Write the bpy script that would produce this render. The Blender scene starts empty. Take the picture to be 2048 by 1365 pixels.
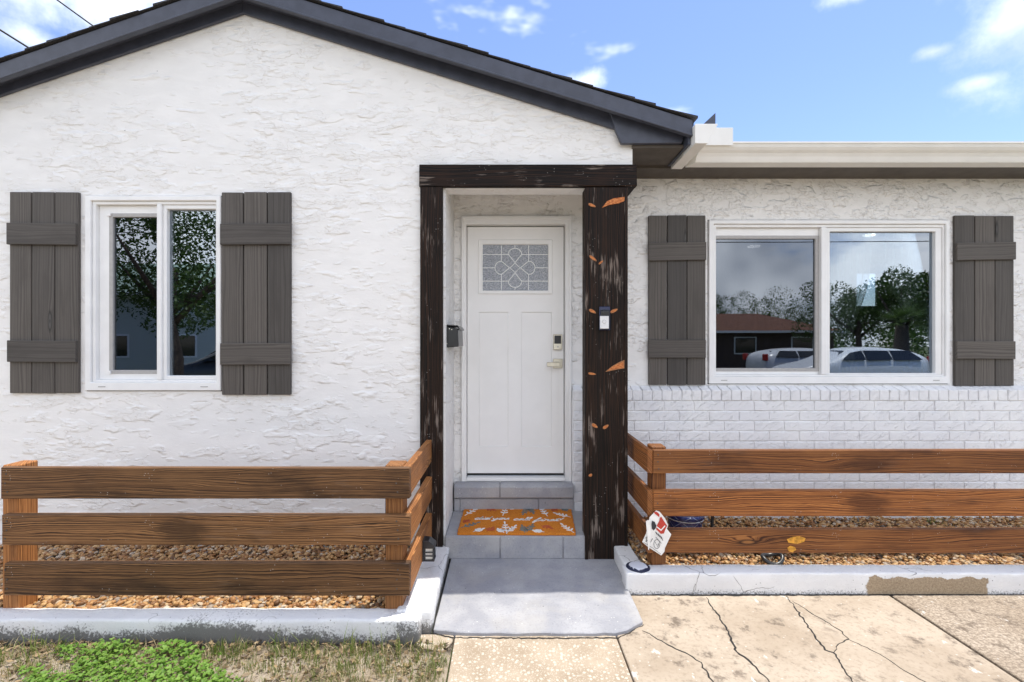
import bpy, bmesh, math, random
import numpy as np
from mathutils import Vector, Matrix, noise

random.seed(7)
rng = np.random.default_rng(11)
R = math.radians
COL = bpy.context.scene.collection
SC = bpy.context.scene

# ---------------------------------------------------------------- camera, world, sun, exposure
F, VX, VY, EYE = 950.0, 1012.0, 690.0, 1.5        # focal length in photo pixels, vanishing point, eye height
cam = bpy.data.cameras.new('camera'); cam_o = bpy.data.objects.new('camera', cam); COL.objects.link(cam_o)
cam.sensor_width = 36.0; cam.lens = F * 36.0 / 2048.0
cam.shift_x = (1024.0 - VX) / 2048.0; cam.shift_y = (VY - 682.5) / 2048.0
cam.clip_start = 0.05; cam.clip_end = 3000.0
cam_o.location = (0, 0, EYE); cam_o.rotation_euler = (R(90), 0, 0)
SC.camera = cam_o

SUN_DIR = Vector((0.232, 0.107, 1.0)).normalized()  # towards the sun
ELEV = math.asin(SUN_DIR.z)
sun = bpy.data.lights.new('sun', 'SUN'); sun.energy = 3.1; sun.angle = R(0.55); sun.color = (1.0, 0.95, 0.86)
sun_o = bpy.data.objects.new('sun', sun); COL.objects.link(sun_o)
sun_o.rotation_euler = SUN_DIR.to_track_quat('Z', 'Y').to_euler(); sun_o.location = (8, 4, 20)

SC.view_settings.view_transform = 'Standard'; SC.view_settings.look = 'None'
SC.view_settings.gamma = 1.0; SC.view_settings.use_curve_mapping = False
SC.view_settings.exposure = 0.82
SC.cycles.use_denoising = True
SC.cycles.max_bounces = 8; SC.cycles.diffuse_bounces = 4; SC.cycles.transparent_max_bounces = 12
SC.cycles.sample_clamp_indirect = 6.0

def wdir(px, py):
    return Vector(((px - VX) / F, 1.0, (VY - py) / F)).normalized()

world = bpy.data.worlds.new('World'); SC.world = world; world.use_nodes = True
wn = world.node_tree.nodes; wl = world.node_tree.links; wn.clear()
def W(t, **k):
    n = wn.new(t)
    for a, b in k.items(): setattr(n, a, b)
    return n
def wset(node, key, val):
    if isinstance(val, bpy.types.NodeSocket): wl.new(val, node.inputs[key])
    else: node.inputs[key].default_value = val
def wmath(op, a, b=0.0, c=None, clamp=False):
    n = W('ShaderNodeMath', operation=op, use_clamp=clamp); wset(n, 0, a); wset(n, 1, b)
    if c is not None: wset(n, 2, c)
    return n.outputs[0]
world.cycles.sampling_method = 'MANUAL'; world.cycles.sample_map_resolution = 512
w_out = W('ShaderNodeOutputWorld'); w_bg = W('ShaderNodeBackground'); w_bg.inputs['Strength'].default_value = 0.15
sky = W('ShaderNodeTexSky', sky_type='NISHITA'); sky.sun_disc = False
sky.sun_elevation = ELEV; sky.sun_rotation = math.atan2(SUN_DIR.x, SUN_DIR.y)
sky.air_density = 1.0; sky.dust_density = 0.25; sky.ozone_density = 4.5
tc = W('ShaderNodeTexCoord')
def wnoise(scale, detail, vec=None, rough=0.55, stretch=None):
    n = W('ShaderNodeTexNoise'); n.inputs['Scale'].default_value = scale; n.inputs['Detail'].default_value = detail
    n.inputs['Roughness'].default_value = rough
    v = vec or tc.outputs['Generated']
    if stretch:
        m = W('ShaderNodeMapping'); m.inputs['Scale'].default_value = stretch; wl.new(v, m.inputs['Vector']); v = m.outputs[0]
    wl.new(v, n.inputs['Vector']); return n.outputs['Fac']
fine = wnoise(14.0, 5, rough=0.6)
# cumulus puffs: direction, half widths (radians)
PUFFS = [(230, 20, .19, .11), (60, -60, .25, .10), (2035, 25, .085, .10), (1170, 160, .045, .022), (1868, 103, .034, .014),
         (1962, 162, .042, .016), (1690, -10, .045, .018), (60, 78, .10, .03),
         (2300, -120, .20, .12), (-400, 150, .25, .10)]
cov = None
for (px, py, ax, az) in PUFFS:
    c = wdir(px, py); ex = c.cross(Vector((0, 0, 1))).normalized(); ez = ex.cross(c).normalized()
    rot = Matrix((ex, c, ez)).transposed().to_euler()
    mp = W('ShaderNodeMapping', vector_type='TEXTURE'); wl.new(tc.outputs['Generated'], mp.inputs['Vector'])
    mp.inputs['Location'].default_value = c; mp.inputs['Rotation'].default_value = rot; mp.inputs['Scale'].default_value = (ax, 0.6, az)
    ln = W('ShaderNodeVectorMath', operation='LENGTH'); wl.new(mp.outputs[0], ln.inputs[0])
    e = wmath('SUBTRACT', 1.0, ln.outputs['Value'])
    cov = e if cov is None else wmath('MAXIMUM', cov, e)
puff = wmath('ADD', wmath('MAXIMUM', cov, -1.5), wmath('MULTIPLY', wmath('SUBTRACT', fine, 0.48), 2.3))
mr = W('ShaderNodeMapRange', interpolation_type='SMOOTHSTEP'); wset(mr, 'Value', puff)
mr.inputs['From Min'].default_value = 0.0; mr.inputs['From Max'].default_value = 1.5; mr.inputs['To Max'].default_value = 0.72
# broken clouds over the whole sky
bigc = wnoise(2.3, 5, rough=0.58, stretch=(1, 1, 2.2))
_sp = W('ShaderNodeSeparateXYZ'); wl.new(tc.outputs['Generated'], _sp.inputs[0])
bigc = wmath('SUBTRACT', bigc, wmath('MULTIPLY', _sp.outputs[1], 0.14))      # the cloud field thickens to the south, as the windows show
mr2 = W('ShaderNodeMapRange', interpolation_type='SMOOTHSTEP'); wset(mr2, 'Value', bigc)
mr2.inputs['From Min'].default_value = 0.48; mr2.inputs['From Max'].default_value = 0.62
mask = wmath('MAXIMUM', mr.outputs[0], mr2.outputs[0])
mask = wmath('MULTIPLY', mask, 0.95)
shade = wnoise(4.0, 3); _ms = W('ShaderNodeMapRange', interpolation_type='SMOOTHSTEP'); wset(_ms, 'Value', shade); _ms.inputs['From Min'].default_value = 0.32; _ms.inputs['From Max'].default_value = 0.62; shade = _ms.outputs[0]
crp = W('ShaderNodeMix', data_type='RGBA'); wset(crp, 0, shade)
crp.inputs[6].default_value = (3.8, 4.1, 4.8, 1); crp.inputs[7].default_value = (10.4, 10.5, 10.7, 1)
wmix = W('ShaderNodeMix', data_type='RGBA'); wset(wmix, 0, mask); tint = W('ShaderNodeMix', data_type='RGBA', blend_type='MULTIPLY'); tint.inputs[0].default_value = 1.0; tint.inputs[7].default_value = (0.98, 0.90, 0.97, 1)
wl.new(sky.outputs[0], tint.inputs[6]); wl.new(tint.outputs[2], wmix.inputs[6]); wl.new(crp.outputs[2], wmix.inputs[7])
wl.new(wmix.outputs[2], w_bg.inputs['Color']); wl.new(w_bg.outputs[0], w_out.inputs['Surface'])

# ---------------------------------------------------------------- pixel helpers
def PX(px, Y): return (px - VX) * Y / F
def PZ(py, Y): return EYE - (py - VY) * Y / F
def P(px, py, Y): return Vector((PX(px, Y), Y, PZ(py, Y)))
def G(px, py, z=0.0):
    s = (py - VY) / (EYE - z); return Vector(((px - VX) / s, F / s, z))

# ---------------------------------------------------------------- material helpers
class Mat:
    def __init__(s, name):
        s.m = bpy.data.materials.new(name); s.m.use_nodes = True; s.t = s.m.node_tree; s.t.nodes.clear()
        s.out = s.t.nodes.new('ShaderNodeOutputMaterial'); s._pos = None; s._obj = None
    def n(s, typ, ins=None, **props):
        nd = s.t.nodes.new(typ)
        for a, b in props.items(): setattr(nd, a, b)
        for k, v in (ins or {}).items(): s.set(nd, k, v)
        return nd
    def set(s, nd, k, v):
        if isinstance(v, bpy.types.NodeSocket): s.t.links.new(v, nd.inputs[k])
        else:
            if isinstance(v, (tuple, list)) and len(v) == 3 and nd.inputs[k].type == 'RGBA': v = (*v, 1)
            nd.inputs[k].default_value = v
    @property
    def pos(s):
        if s._pos is None: s._pos = s.n('ShaderNodeNewGeometry').outputs['Position']
        return s._pos
    @property
    def obj(s):
        if s._obj is None: s._obj = s.n('ShaderNodeTexCoord').outputs['Object']
        return s._obj
    def rnd(s): return s.n('ShaderNodeObjectInfo').outputs['Random']
    def island(s): return s.n('ShaderNodeNewGeometry').outputs['Random Per Island']
    def math(s, op, a, b=0.0, c=None, clamp=False):
        nd = s.n('ShaderNodeMath', operation=op, use_clamp=clamp); s.set(nd, 0, a); s.set(nd, 1, b)
        if c is not None: s.set(nd, 2, c)
        return nd.outputs[0]
    def noise(s, vec, scale, detail=4, rough=0.55, dist=0.0):
        return s.n('ShaderNodeTexNoise', {'Vector': vec, 'Scale': scale, 'Detail': detail, 'Roughness': rough, 'Distortion': dist}).outputs['Fac']
    def noisec(s, vec, scale, detail=3):
        return s.n('ShaderNodeTexNoise', {'Vector': vec, 'Scale': scale, 'Detail': detail}).outputs['Color']
    def vor(s, vec, scale, feature='F1', out='Distance', rnd=1.0):
        nd = s.n('ShaderNodeTexVoronoi', {'Vector': vec, 'Scale': scale, 'Randomness': rnd}, feature=feature); return nd.outputs[out]
    def mapping(s, vec, scale=(1, 1, 1), loc=(0, 0, 0), rot=(0, 0, 0)):
        return s.n('ShaderNodeMapping', {'Vector': vec, 'Scale': scale, 'Location': loc, 'Rotation': rot}).outputs[0]
    def sep(s, vec):
        o = s.n('ShaderNodeSeparateXYZ', {0: vec}).outputs; return o[0], o[1], o[2]
    def comb(s, x, y, z): return s.n('ShaderNodeCombineXYZ', {0: x, 1: y, 2: z}).outputs[0]
    def vadd(s, a, b): return s.n('ShaderNodeVectorMath', {0: a, 1: b}, operation='ADD').outputs[0]
    def vmul(s, a, k): return s.n('ShaderNodeVectorMath', {0: a, 'Scale': k}, operation='SCALE').outputs[0]
    def step(s, v, a, b, lo=0.0, hi=1.0):
        return s.n('ShaderNodeMapRange', {'Value': v, 'From Min': a, 'From Max': b, 'To Min': lo, 'To Max': hi}, interpolation_type='SMOOTHSTEP').outputs[0]
    def mix(s, f, a, b, blend='MIX'):
        nd = s.n('ShaderNodeMix', data_type='RGBA', blend_type=blend); s.set(nd, 0, f); s.set(nd, 6, a); s.set(nd, 7, b); return nd.outputs[2]
    def ramp(s, f, stops):
        nd = s.n('ShaderNodeValToRGB', {0: f}); e = nd.color_ramp.elements
        while len(e) < len(stops): e.new(0.5)
        for el, (p, c) in zip(e, stops): el.position = p; el.color = (*c, 1)
        return nd.outputs[0]
    def bump(s, h, strength=0.5, dist=0.01, normal=None):
        nd = s.n('ShaderNodeBump', {'Height': h, 'Strength': strength, 'Distance': dist})
        if normal is not None: s.set(nd, 'Normal', normal)
        return nd.outputs[0]
    def pbr(s, color, rough=0.6, normal=None, metal=0.0, spec=0.4, **extra):
        ins = {'Base Color': color, 'Roughness': rough, 'Metallic': metal, 'Specular IOR Level': spec}; ins.update(extra)
        nd = s.n('ShaderNodeBsdfPrincipled', ins)
        if normal is not None: s.set(nd, 'Normal', normal)
        s.t.links.new(nd.outputs[0], s.out.inputs[0]); return s.m

M = {}
def flat(name, color, rough=0.5, metal=0.0, spec=0.4, var=0.06, scale=40.0, bump=0.05):
    m = Mat(name); nz = m.noise(m.pos, scale, 4)
    c = m.mix(m.step(nz, 0.3, 0.7), tuple(x * (1 - var) for x in color), tuple(min(1, x * (1 + var)) for x in color))
    M[name] = m.pbr(c, rough, m.bump(nz, bump, 0.004), metal, spec); return M[name]

def make_stucco(name, sx=0.55, amp=1.0, seed=0.0, keep=0.5):
    m = Mat(name)
    v = m.mapping(m.pos, (sx, 1.0, 1.5), (seed, seed * 2, 0))
    wv = m.vadd(v, m.vmul(m.noisec(v, 6.0, 2), 0.10))
    n1 = m.noise(wv, 9.0, 3, 0.55); n2 = m.noise(m.vadd(wv, (3.1, 7.7, 1.3)), 16.0, 3, 0.6)
    gate = m.noise(m.vadd(v, (1.1, 5.7, 8.3)), 8.0, 2); gate2 = m.noise(m.vadd(v, (7.1, 2.7, 3.3)), 12.0, 2)   # where a trowel edge stands out
    area = m.math('MULTIPLY', m.math('SUBTRACT', m.noise(m.mapping(m.pos, (0.8, 1, 1.2), (2.3, 0, 5.1)), 1.6, 3), 0.47), 0.75)   # smooth and rough passages of plaster
    gate = m.math('ADD', gate, area); gate2 = m.math('ADD', gate2, area)
    g1 = m.step(gate, keep - 0.02, keep + 0.10); g2 = m.step(gate2, keep - 0.02, keep + 0.10)
    h = m.math('ADD', m.math('MULTIPLY', m.step(n1, 0.50, 0.508), g1), m.math('MULTIPLY', m.step(n2, 0.53, 0.540), m.math('MULTIPLY', g2, 0.8)))
    h = m.math('ADD', h, m.math('MULTIPLY', m.step(n2, 0.44, 0.450), m.math('MULTIPLY', g1, 0.6)))
    h = m.math('ADD', h, m.math('MULTIPLY', n2, 0.45))
    h = m.math('ADD', h, m.math('MULTIPLY', m.noise(m.pos, 120, 2), 0.10))
    nrm = m.bump(h, 0.72 * amp, 0.0072)
    col = m.mix(m.step(n1, 0.35, 0.7), (0.805, 0.795, 0.775), (0.845, 0.835, 0.815))
    edge = m.math('MULTIPLY', m.math('MULTIPLY', m.step(n2, 0.52, 0.533), m.step(n2, 0.548, 0.54)), g2)
    edge = m.math('MAXIMUM', edge, m.math('MULTIPLY', m.math('MULTIPLY', m.step(n1, 0.492, 0.503), m.step(n1, 0.516, 0.51)), g1))
    col = m.mix(m.math('MULTIPLY', edge, 0.18), col, (0.50, 0.40, 0.27))
    spots = m.step(m.vor(m.pos, 7.0), 0.028, 0.018)
    col = m.mix(m.math('MULTIPLY', spots, m.step(n1, 0.52, 0.6)), col, (0.10, 0.08, 0.07))
    M[name] = m.pbr(col, 0.62, nrm, spec=0.35)
make_stucco('stucco', 0.58, 0.85, 0.0, 0.535)
make_stucco('stucco_rough', 0.9, 1.2, 4.0, 0.50)

def make_wood(name, axis, dark, mid, light, bands=95.0, rough=0.62, knots=True, wear=0.0, bumpk=0.35, contrast=1.0, warp=1.0, spec=0.3):
    m = Mat(name); x, y, z = m.sep(m.obj); u, v, w = {'x': (x, y, z), 'y': (y, x, z), 'z': (z, x, y)}[axis]
    rn = m.rnd(); u = m.math('ADD', u, m.math('MULTIPLY', rn, 71.0)); off = m.math('MULTIPLY', rn, 17.0)
    cross = m.math('ADD', m.math('ADD', v, w), m.math('MULTIPLY', v, 0.35))
    g = cross
    g = m.math('ADD', g, m.math('MULTIPLY', m.math('SUBTRACT', m.noise(m.comb(m.math('MULTIPLY', u, 0.9), m.math('MULTIPLY', cross, 5.0), off), 1.0, 2), 0.5), 0.10 * warp))
    g = m.math('ADD', g, m.math('MULTIPLY', m.math('SUBTRACT', m.noise(m.comb(m.math('MULTIPLY', u, 7.0), m.math('MULTIPLY', cross, 30.0), off), 1.0, 2), 0.5), 0.010))
    kd = m.vor(m.comb(m.math('MULTIPLY', u, 1.15), m.math('MULTIPLY', cross, 4.6), off), 1.0)
    if knots:
        g = m.math('ADD', g, m.math('MULTIPLY', m.math('POWER', m.step(kd, 0.34, 0.0), 2.0), 0.038))
    band = m.n('ShaderNodeTexNoise', {'W': m.math('ADD', m.math('MULTIPLY', g, bands), off), 'Scale': 1.0, 'Detail': 2.0, 'Roughness': 0.5}, noise_dimensions='1D').outputs['Fac']
    fib = m.noise(m.comb(m.math('MULTIPLY', u, 6.0), m.math('MULTIPLY', cross, 260.0), off), 1.0, 3)
    f = m.math('ADD', m.math('MULTIPLY', band, 0.85), m.math('MULTIPLY', fib, 0.15))
    k = 0.16 / contrast
    col = m.ramp(m.step(f, 0.5 - k, 0.5 + k), [(0.0, dark), (0.45, mid), (1.0, light)])
    blot = m.noise(m.comb(m.math('MULTIPLY', u, 2.2), m.math('MULTIPLY', cross, 7.0), off), 1.0, 4)
    col = m.mix(m.math('MULTIPLY', m.step(blot, 0.50, 0.70), 0.65), col, dark)
    col = m.mix(m.math('MULTIPLY', m.step(blot, 0.46, 0.30), 0.40), col, light)
    col = m.mix(1.0, col, m.mix(rn, (0.72, 0.70, 0.68), (1.25, 1.18, 1.10)), 'MULTIPLY')
    if knots:
        kn = m.step(kd, 0.075, 0.050)
        col = m.mix(m.step(kd, 0.115, 0.055), col, tuple(c * 0.35 for c in dark))
        col = m.mix(m.math('MULTIPLY', kn, 0.8), col, tuple(c * 0.9 for c in light))
        col = m.mix(m.step(kd, 0.028, 0.015), col, tuple(c * 0.4 for c in dark))
    if wear > 0:
        wv = m.noise(m.comb(m.math('MULTIPLY', u, 5.0), m.math('MULTIPLY', cross, 75.0), off), 1.0, 4, 0.7)
        wv = m.math('ADD', wv, m.math('MULTIPLY', m.math('SUBTRACT', m.noise(m.comb(m.math('MULTIPLY', u, 3.0), m.math('MULTIPLY', cross, 8.0), off), 1.0, 3), 0.56), 1.25))
        col = m.mix(m.math('MULTIPLY', m.step(wv, 0.56, 0.72), wear), col, (0.23, 0.185, 0.155))
        sp = m.step(m.vor(m.obj, 60.0), 0.16, 0.10)
        col = m.mix(m.math('MULTIPLY', m.math('MULTIPLY', sp, m.step(m.noise(m.obj, 9.0, 3), 0.57, 0.65)), 0.6), col, (0.55, 0.52, 0.48))
    nrm = m.bump(m.math('ADD', m.math('MULTIPLY', band, 0.6), m.math('MULTIPLY', fib, 0.4)), bumpk, 0.003)
    M[name] = m.pbr(col, rough, nrm, spec=spec)
BR = ((0.026, 0.012, 0.005), (0.125, 0.059, 0.024), (0.27, 0.142, 0.060))
OR = ((0.045, 0.014, 0.005), (0.20, 0.070, 0.020), (0.37, 0.155, 0.047))
for a in 'xyz':
    make_wood('rail_wood_' + a, a, *BR, bands=230, wear=0.12, contrast=1.35)
    make_wood('red_rail_wood_' + a, a, *OR, bands=215, wear=0.06, contrast=1.3)
    make_wood('honey_wood_' + a, a, (0.11, 0.040, 0.012), (0.28, 0.115, 0.036), (0.44, 0.21, 0.075), bands=215, wear=0.04)  # left fence wood lightened to orange, sunlight put into side rails and posts
    make_wood('burnt_wood_' + a, a, (0.005, 0.0045, 0.004), (0.011, 0.0085, 0.0075), (0.040, 0.020, 0.012), bands=130, knots=False, wear=0.75, rough=0.6, bumpk=0.5, spec=0.15)
    make_wood('shutter_wood_' + a, a, (0.066, 0.061, 0.057), (0.089, 0.083, 0.078), (0.108, 0.101, 0.095), bands=70, rough=0.6, bumpk=0.22, contrast=0.8)

flat('charcoal_paint', (0.056, 0.063, 0.088), 0.38, var=0.12, scale=14)
flat('soffit_paint', (0.085, 0.072, 0.060), 0.6, var=0.15, scale=10, bump=0.12)
flat('white_vinyl', (0.82, 0.82, 0.81), 0.32, var=0.03, scale=8)
flat('gutter_white', (0.80, 0.79, 0.75), 0.28, var=0.03, scale=6)
flat('screen_grey', (0.40, 0.39, 0.38), 0.4)
flat('door_paint', (0.82, 0.815, 0.80), 0.35, var=0.02, scale=5, bump=0.03)
flat('dark_rubber', (0.015, 0.014, 0.013), 0.7)
flat('black_metal', (0.014, 0.014, 0.015), 0.30, spec=0.5)
flat('black_plastic', (0.018, 0.019, 0.022), 0.35, spec=0.5)
flat('nickel', (0.62, 0.58, 0.50), 0.28, metal=1.0)
flat('silver_face', (0.66, 0.66, 0.67), 0.35, metal=0.2)
flat('navy_plastic', (0.015, 0.022, 0.07), 0.3, spec=0.5)
flat('caming', (0.70, 0.70, 0.69), 0.35, metal=0.3)
def mk_knot():
    m = Mat('raw_knot'); v = m.mapping(m.pos, (60, 60, 420), rot=(0, R(-24), 0)); n = m.noise(v, 1.0, 3)
    M['raw_knot'] = m.pbr(m.ramp(m.step(n, 0.3, 0.7), [(0, (0.20, 0.040, 0.010)), (0.5, (0.50, 0.15, 0.035)), (1, (0.66, 0.29, 0.10))]), 0.7, m.bump(n, 0.5, 0.003))
mk_knot()
flat('knot_rim', (0.30, 0.13, 0.05), 0.6, var=0.2, scale=60)
flat('amber_knot', (0.55, 0.26, 0.03), 0.5, var=0.35, scale=50)
flat('steel_nail', (0.10, 0.09, 0.085), 0.5, metal=0.6)
flat('lamp_panel', (0.72, 0.72, 0.68), 0.3)
flat('white_print', (0.74, 0.73, 0.70), 0.85, var=0.25, scale=160, bump=0.6)
flat('teal_print', (0.14, 0.17, 0.16), 0.85, var=0.35, scale=160, bump=0.6)
flat('red_print', (0.42, 0.085, 0.025), 0.85, var=0.3, scale=160, bump=0.6)
flat('paper', (0.80, 0.79, 0.76), 0.55, var=0.06, scale=30)
flat('paper_red', (0.46, 0.045, 0.030), 0.5, var=0.15)
flat('paper_ink', (0.03, 0.03, 0.035), 0.6)
flat('bark', (0.085, 0.065, 0.050), 0.9, var=0.4, scale=20, bump=0.8)
flat('asphalt', (0.055, 0.055, 0.056), 0.9, var=0.25, scale=60, bump=0.3)
flat('car_white', (0.75, 0.76, 0.77), 0.2, spec=0.6)
flat('car_dark', (0.02, 0.022, 0.027), 0.2, spec=0.6)
flat('car_glass', (0.012, 0.014, 0.016), 0.05, spec=0.7)
flat('tyre', (0.02, 0.02, 0.02), 0.85)
flat('tail_red', (0.45, 0.02, 0.015), 0.2)
flat('terracotta', (0.17, 0.075, 0.045), 0.85, var=0.3, scale=8)
flat('green_metal_roof', (0.36, 0.48, 0.38), 0.5, var=0.1, scale=2)
flat('pale_siding', (0.52, 0.55, 0.50), 0.6)
flat('brown_wall', (0.10, 0.065, 0.05), 0.8)
flat('cable_black', (0.012, 0.012, 0.012), 0.5)
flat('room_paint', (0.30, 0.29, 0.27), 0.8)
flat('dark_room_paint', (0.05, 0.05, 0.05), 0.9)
flat('asphalt_shingle', (0.045, 0.045, 0.05), 0.9, var=0.4, scale=120, bump=0.5)
flat('wall_gap', (0.05, 0.045, 0.04), 0.9)

def mk_brick():
    m = Mat('painted_brick'); n1 = m.noise(m.pos, 38, 5, 0.6, 0.6); w = m.mapping(m.pos, (1, 1, 1), rot=(0, R(38), 0))
    sc = m.noise(m.mapping(w, (8, 8, 60)), 1.0, 4, 0.6)
    h = m.math('ADD', m.math('MULTIPLY', m.step(sc, 0.57, 0.60), 0.5), n1)
    col = m.mix(m.step(m.noise(m.pos, 3.0, 5), 0.35, 0.7), (0.79, 0.79, 0.80), (0.84, 0.84, 0.835))
    M['painted_brick'] = m.pbr(col, 0.5, m.bump(h, 0.9, 0.006), spec=0.35)
mk_brick()
def mk_grey():
    m = Mat('grey_floor_paint'); n1 = m.noise(m.pos, 6, 5); n2 = m.noise(m.pos, 90, 4)
    col = m.mix(m.step(n1, 0.35, 0.7), (0.285, 0.29, 0.315), (0.375, 0.375, 0.39))
    chips = m.math('MULTIPLY', m.step(m.vor(m.pos, 45), 0.17, 0.11), m.step(m.noise(m.pos, 8, 3), 0.53, 0.60))
    col = m.mix(m.math('MULTIPLY', m.step(n2, 0.52, 0.66), 0.28), col, (0.17, 0.17, 0.18)); dust = m.step(m.noise(m.pos, 3.1, 5, 0.65), 0.46, 0.66); col = m.mix(m.math('MULTIPLY', dust, 0.30), col, (0.40, 0.375, 0.33))
    col = m.mix(m.math('MULTIPLY', chips, 0.7), col, (0.66, 0.65, 0.62))
    dk = m.math('MULTIPLY', m.step(m.vor(m.vadd(m.pos, (3, 1, 2)), 20), 0.12, 0.07), m.step(m.noise(m.pos, 4.3, 3), 0.53, 0.6))
    col = m.mix(m.math('MULTIPLY', dk, 0.7), col, (0.08, 0.075, 0.07))
    M['grey_floor_paint'] = m.pbr(col, 0.55, m.bump(m.math('ADD', n2, m.math('MULTIPLY', m.noise(m.pos, 22, 4), 1.2)), 0.35, 0.006))
mk_grey()
def mk_curb():
    m = Mat('curb_paint'); x, y, z = m.sep(m.pos)
    n1 = m.noise(m.pos, 9, 6, 0.65); n2 = m.noise(m.pos, 95, 5, 0.75); n3 = m.noise(m.mapping(m.pos, (0.7, 1, 1)), 3.0, 4)
    col = m.mix(m.step(m.noise(m.pos, 4, 4), 0.3, 0.7), (0.70, 0.70, 0.70), (0.80, 0.795, 0.78))
    left = m.step(x, 0.2, -0.1)
    # mildew climbing from the soil on the left curb, a thin dirt line on the right one
    hgt = m.math('ADD', m.math('MULTIPLY', left, m.math('ADD', 0.012, m.math('MULTIPLY', m.step(n3, 0.28, 0.72), 0.085))), m.math('ADD', 0.002, m.math('MULTIPLY', n1, 0.02)))
    prob = m.n('ShaderNodeMapRange', {'Value': m.math('SUBTRACT', z, hgt), 'From Min': 0.030, 'From Max': -0.050}).outputs[0]
    dirt = m.step(m.math('ADD', prob, m.math('MULTIPLY', m.math('SUBTRACT', n2, 0.5), 2.4)), 0.25, 0.70)
    col = m.mix(m.math('MULTIPLY', dirt, 0.82), col, (0.045, 0.042, 0.034))
    specks = m.math('MULTIPLY', m.step(m.vor(m.pos, 42), 0.17, 0.10), m.step(n1, 0.50, 0.60))
    col = m.mix(m.math('MULTIPLY', specks, 0.75), col, (0.09, 0.08, 0.06))
    # bare concrete where the paint has peeled
    xn = m.math('ADD', x, m.math('MULTIPLY', m.math('SUBTRACT', n1, 0.5), 0.10)); zn = m.math('ADD', z, m.math('MULTIPLY', m.math('SUBTRACT', n1, 0.5), 0.10))
    peel = m.math('MULTIPLY', m.math('MULTIPLY', m.step(xn, 2.17, 2.18), m.step(xn, 2.905, 2.895)), m.math('MULTIPLY', m.step(zn, 0.105, 0.10), m.step(y, 2.93, 2.92)))
    col = m.mix(peel, col, m.mix(m.step(n2, 0.35, 0.65), (0.26, 0.19, 0.12), (0.42, 0.33, 0.22)))
    cr = m.n('ShaderNodeTexVoronoi', {'Vector': m.vadd(m.pos, m.vmul(m.noisec(m.pos, 6, 3), 0.12)), 'Scale': 3.2}, feature='DISTANCE_TO_EDGE').outputs['Distance']
    crk = m.math('MULTIPLY', m.step(cr, 0.006, 0.002), m.step(m.noise(m.pos, 2.2, 2), 0.50, 0.56))
    col = m.mix(m.math('MULTIPLY', crk, 0.8), col, (0.10, 0.09, 0.08))
    h = m.math('SUBTRACT', m.math('ADD', m.math('MULTIPLY', n2, 0.7), n1), m.math('ADD', m.math('MULTIPLY', peel, 0.35), m.math('MULTIPLY', crk, 0.6)))
    M['curb_paint'] = m.pbr(col, 0.6, m.bump(h, 0.6, 0.010))
mk_curb()
def mk_shell():
    m = Mat('shell_concrete')
    v = m.vor(m.pos, 55); vc = m.vor(m.pos, 55, out='Color'); r_, g_, b_ = m.sep(vc)
    v2 = m.vor(m.vadd(m.pos, (4, 4, 4)), 110); 
    shell = m.math('MULTIPLY', m.step(v, 0.42, 0.34), m.step(r_, 0.50, 0.55))
    shell = m.math('MAXIMUM', shell, m.math('MULTIPLY', m.step(v2, 0.36, 0.28), 0.6))
    col = m.mix(m.step(m.noise(m.pos, 5, 6), 0.3, 0.7), (0.30, 0.235, 0.165), (0.41, 0.335, 0.25))
    col = m.mix(m.math('MULTIPLY', shell, 0.7), col, (0.60, 0.55, 0.46))
    col = m.mix(m.math('MULTIPLY', m.step(m.noise(m.pos, 140, 4), 0.60, 0.70), 0.5), col, (0.16, 0.12, 0.08))
    M['shell_concrete'] = m.pbr(col, 0.85, m.bump(m.math('ADD', shell, m.noise(m.pos, 70, 5)), 0.4, 0.004))
mk_shell()
def mk_drive(name, dark):
    m = Mat(name); n1 = m.noise(m.pos, 2.2, 6, 0.6); n2 = m.noise(m.pos, 45, 6, 0.65)
    col = m.mix(m.step(n1, 0.3, 0.7), (0.33, 0.265, 0.195), (0.435, 0.365, 0.285))
    col = m.mix(m.math('MULTIPLY', m.step(n2, 0.48, 0.68), 0.5), col, (0.22, 0.17, 0.12))
    st = m.math('MULTIPLY', m.step(m.noise(m.mapping(m.pos, (1.0, 1.0, 1), rot=(0, 0, R(25))), 9, 7, 0.72), 0.525, 0.65), m.step(m.noise(m.vadd(m.pos, (5.4, 2.2, 0)), 1.5, 3), 0.38 - dark * 0.4, 0.54 - dark * 0.3))
    col = m.mix(m.math('MULTIPLY', st, 0.8), col, (0.10, 0.075, 0.055))
    if dark: col = m.mix(m.math('MULTIPLY', m.step(m.noise(m.pos, 70, 5, 0.7), 0.42, 0.58), 0.65), col, (0.13, 0.095, 0.065))
    wp = m.math('MULTIPLY', m.step(m.noise(m.mapping(m.pos, (1.4, 0.7, 1), rot=(0, 0, R(-20))), 9, 4, 0.6), 0.655, 0.69), 0.6)
    wp = m.math('MAXIMUM', wp, m.math('MULTIPLY', m.step(m.vor(m.pos, 22), 0.12, 0.06), 0.45))
    col = m.mix(wp, col, (0.68, 0.66, 0.62))
    M[name] = m.pbr(col, 0.8, m.bump(m.math('ADD', n2, m.noise(m.pos, 160, 3)), 0.4, 0.005))
mk_drive('driveway_concrete', 0.0); mk_drive('driveway_concrete_worn', 1.0)
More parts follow.
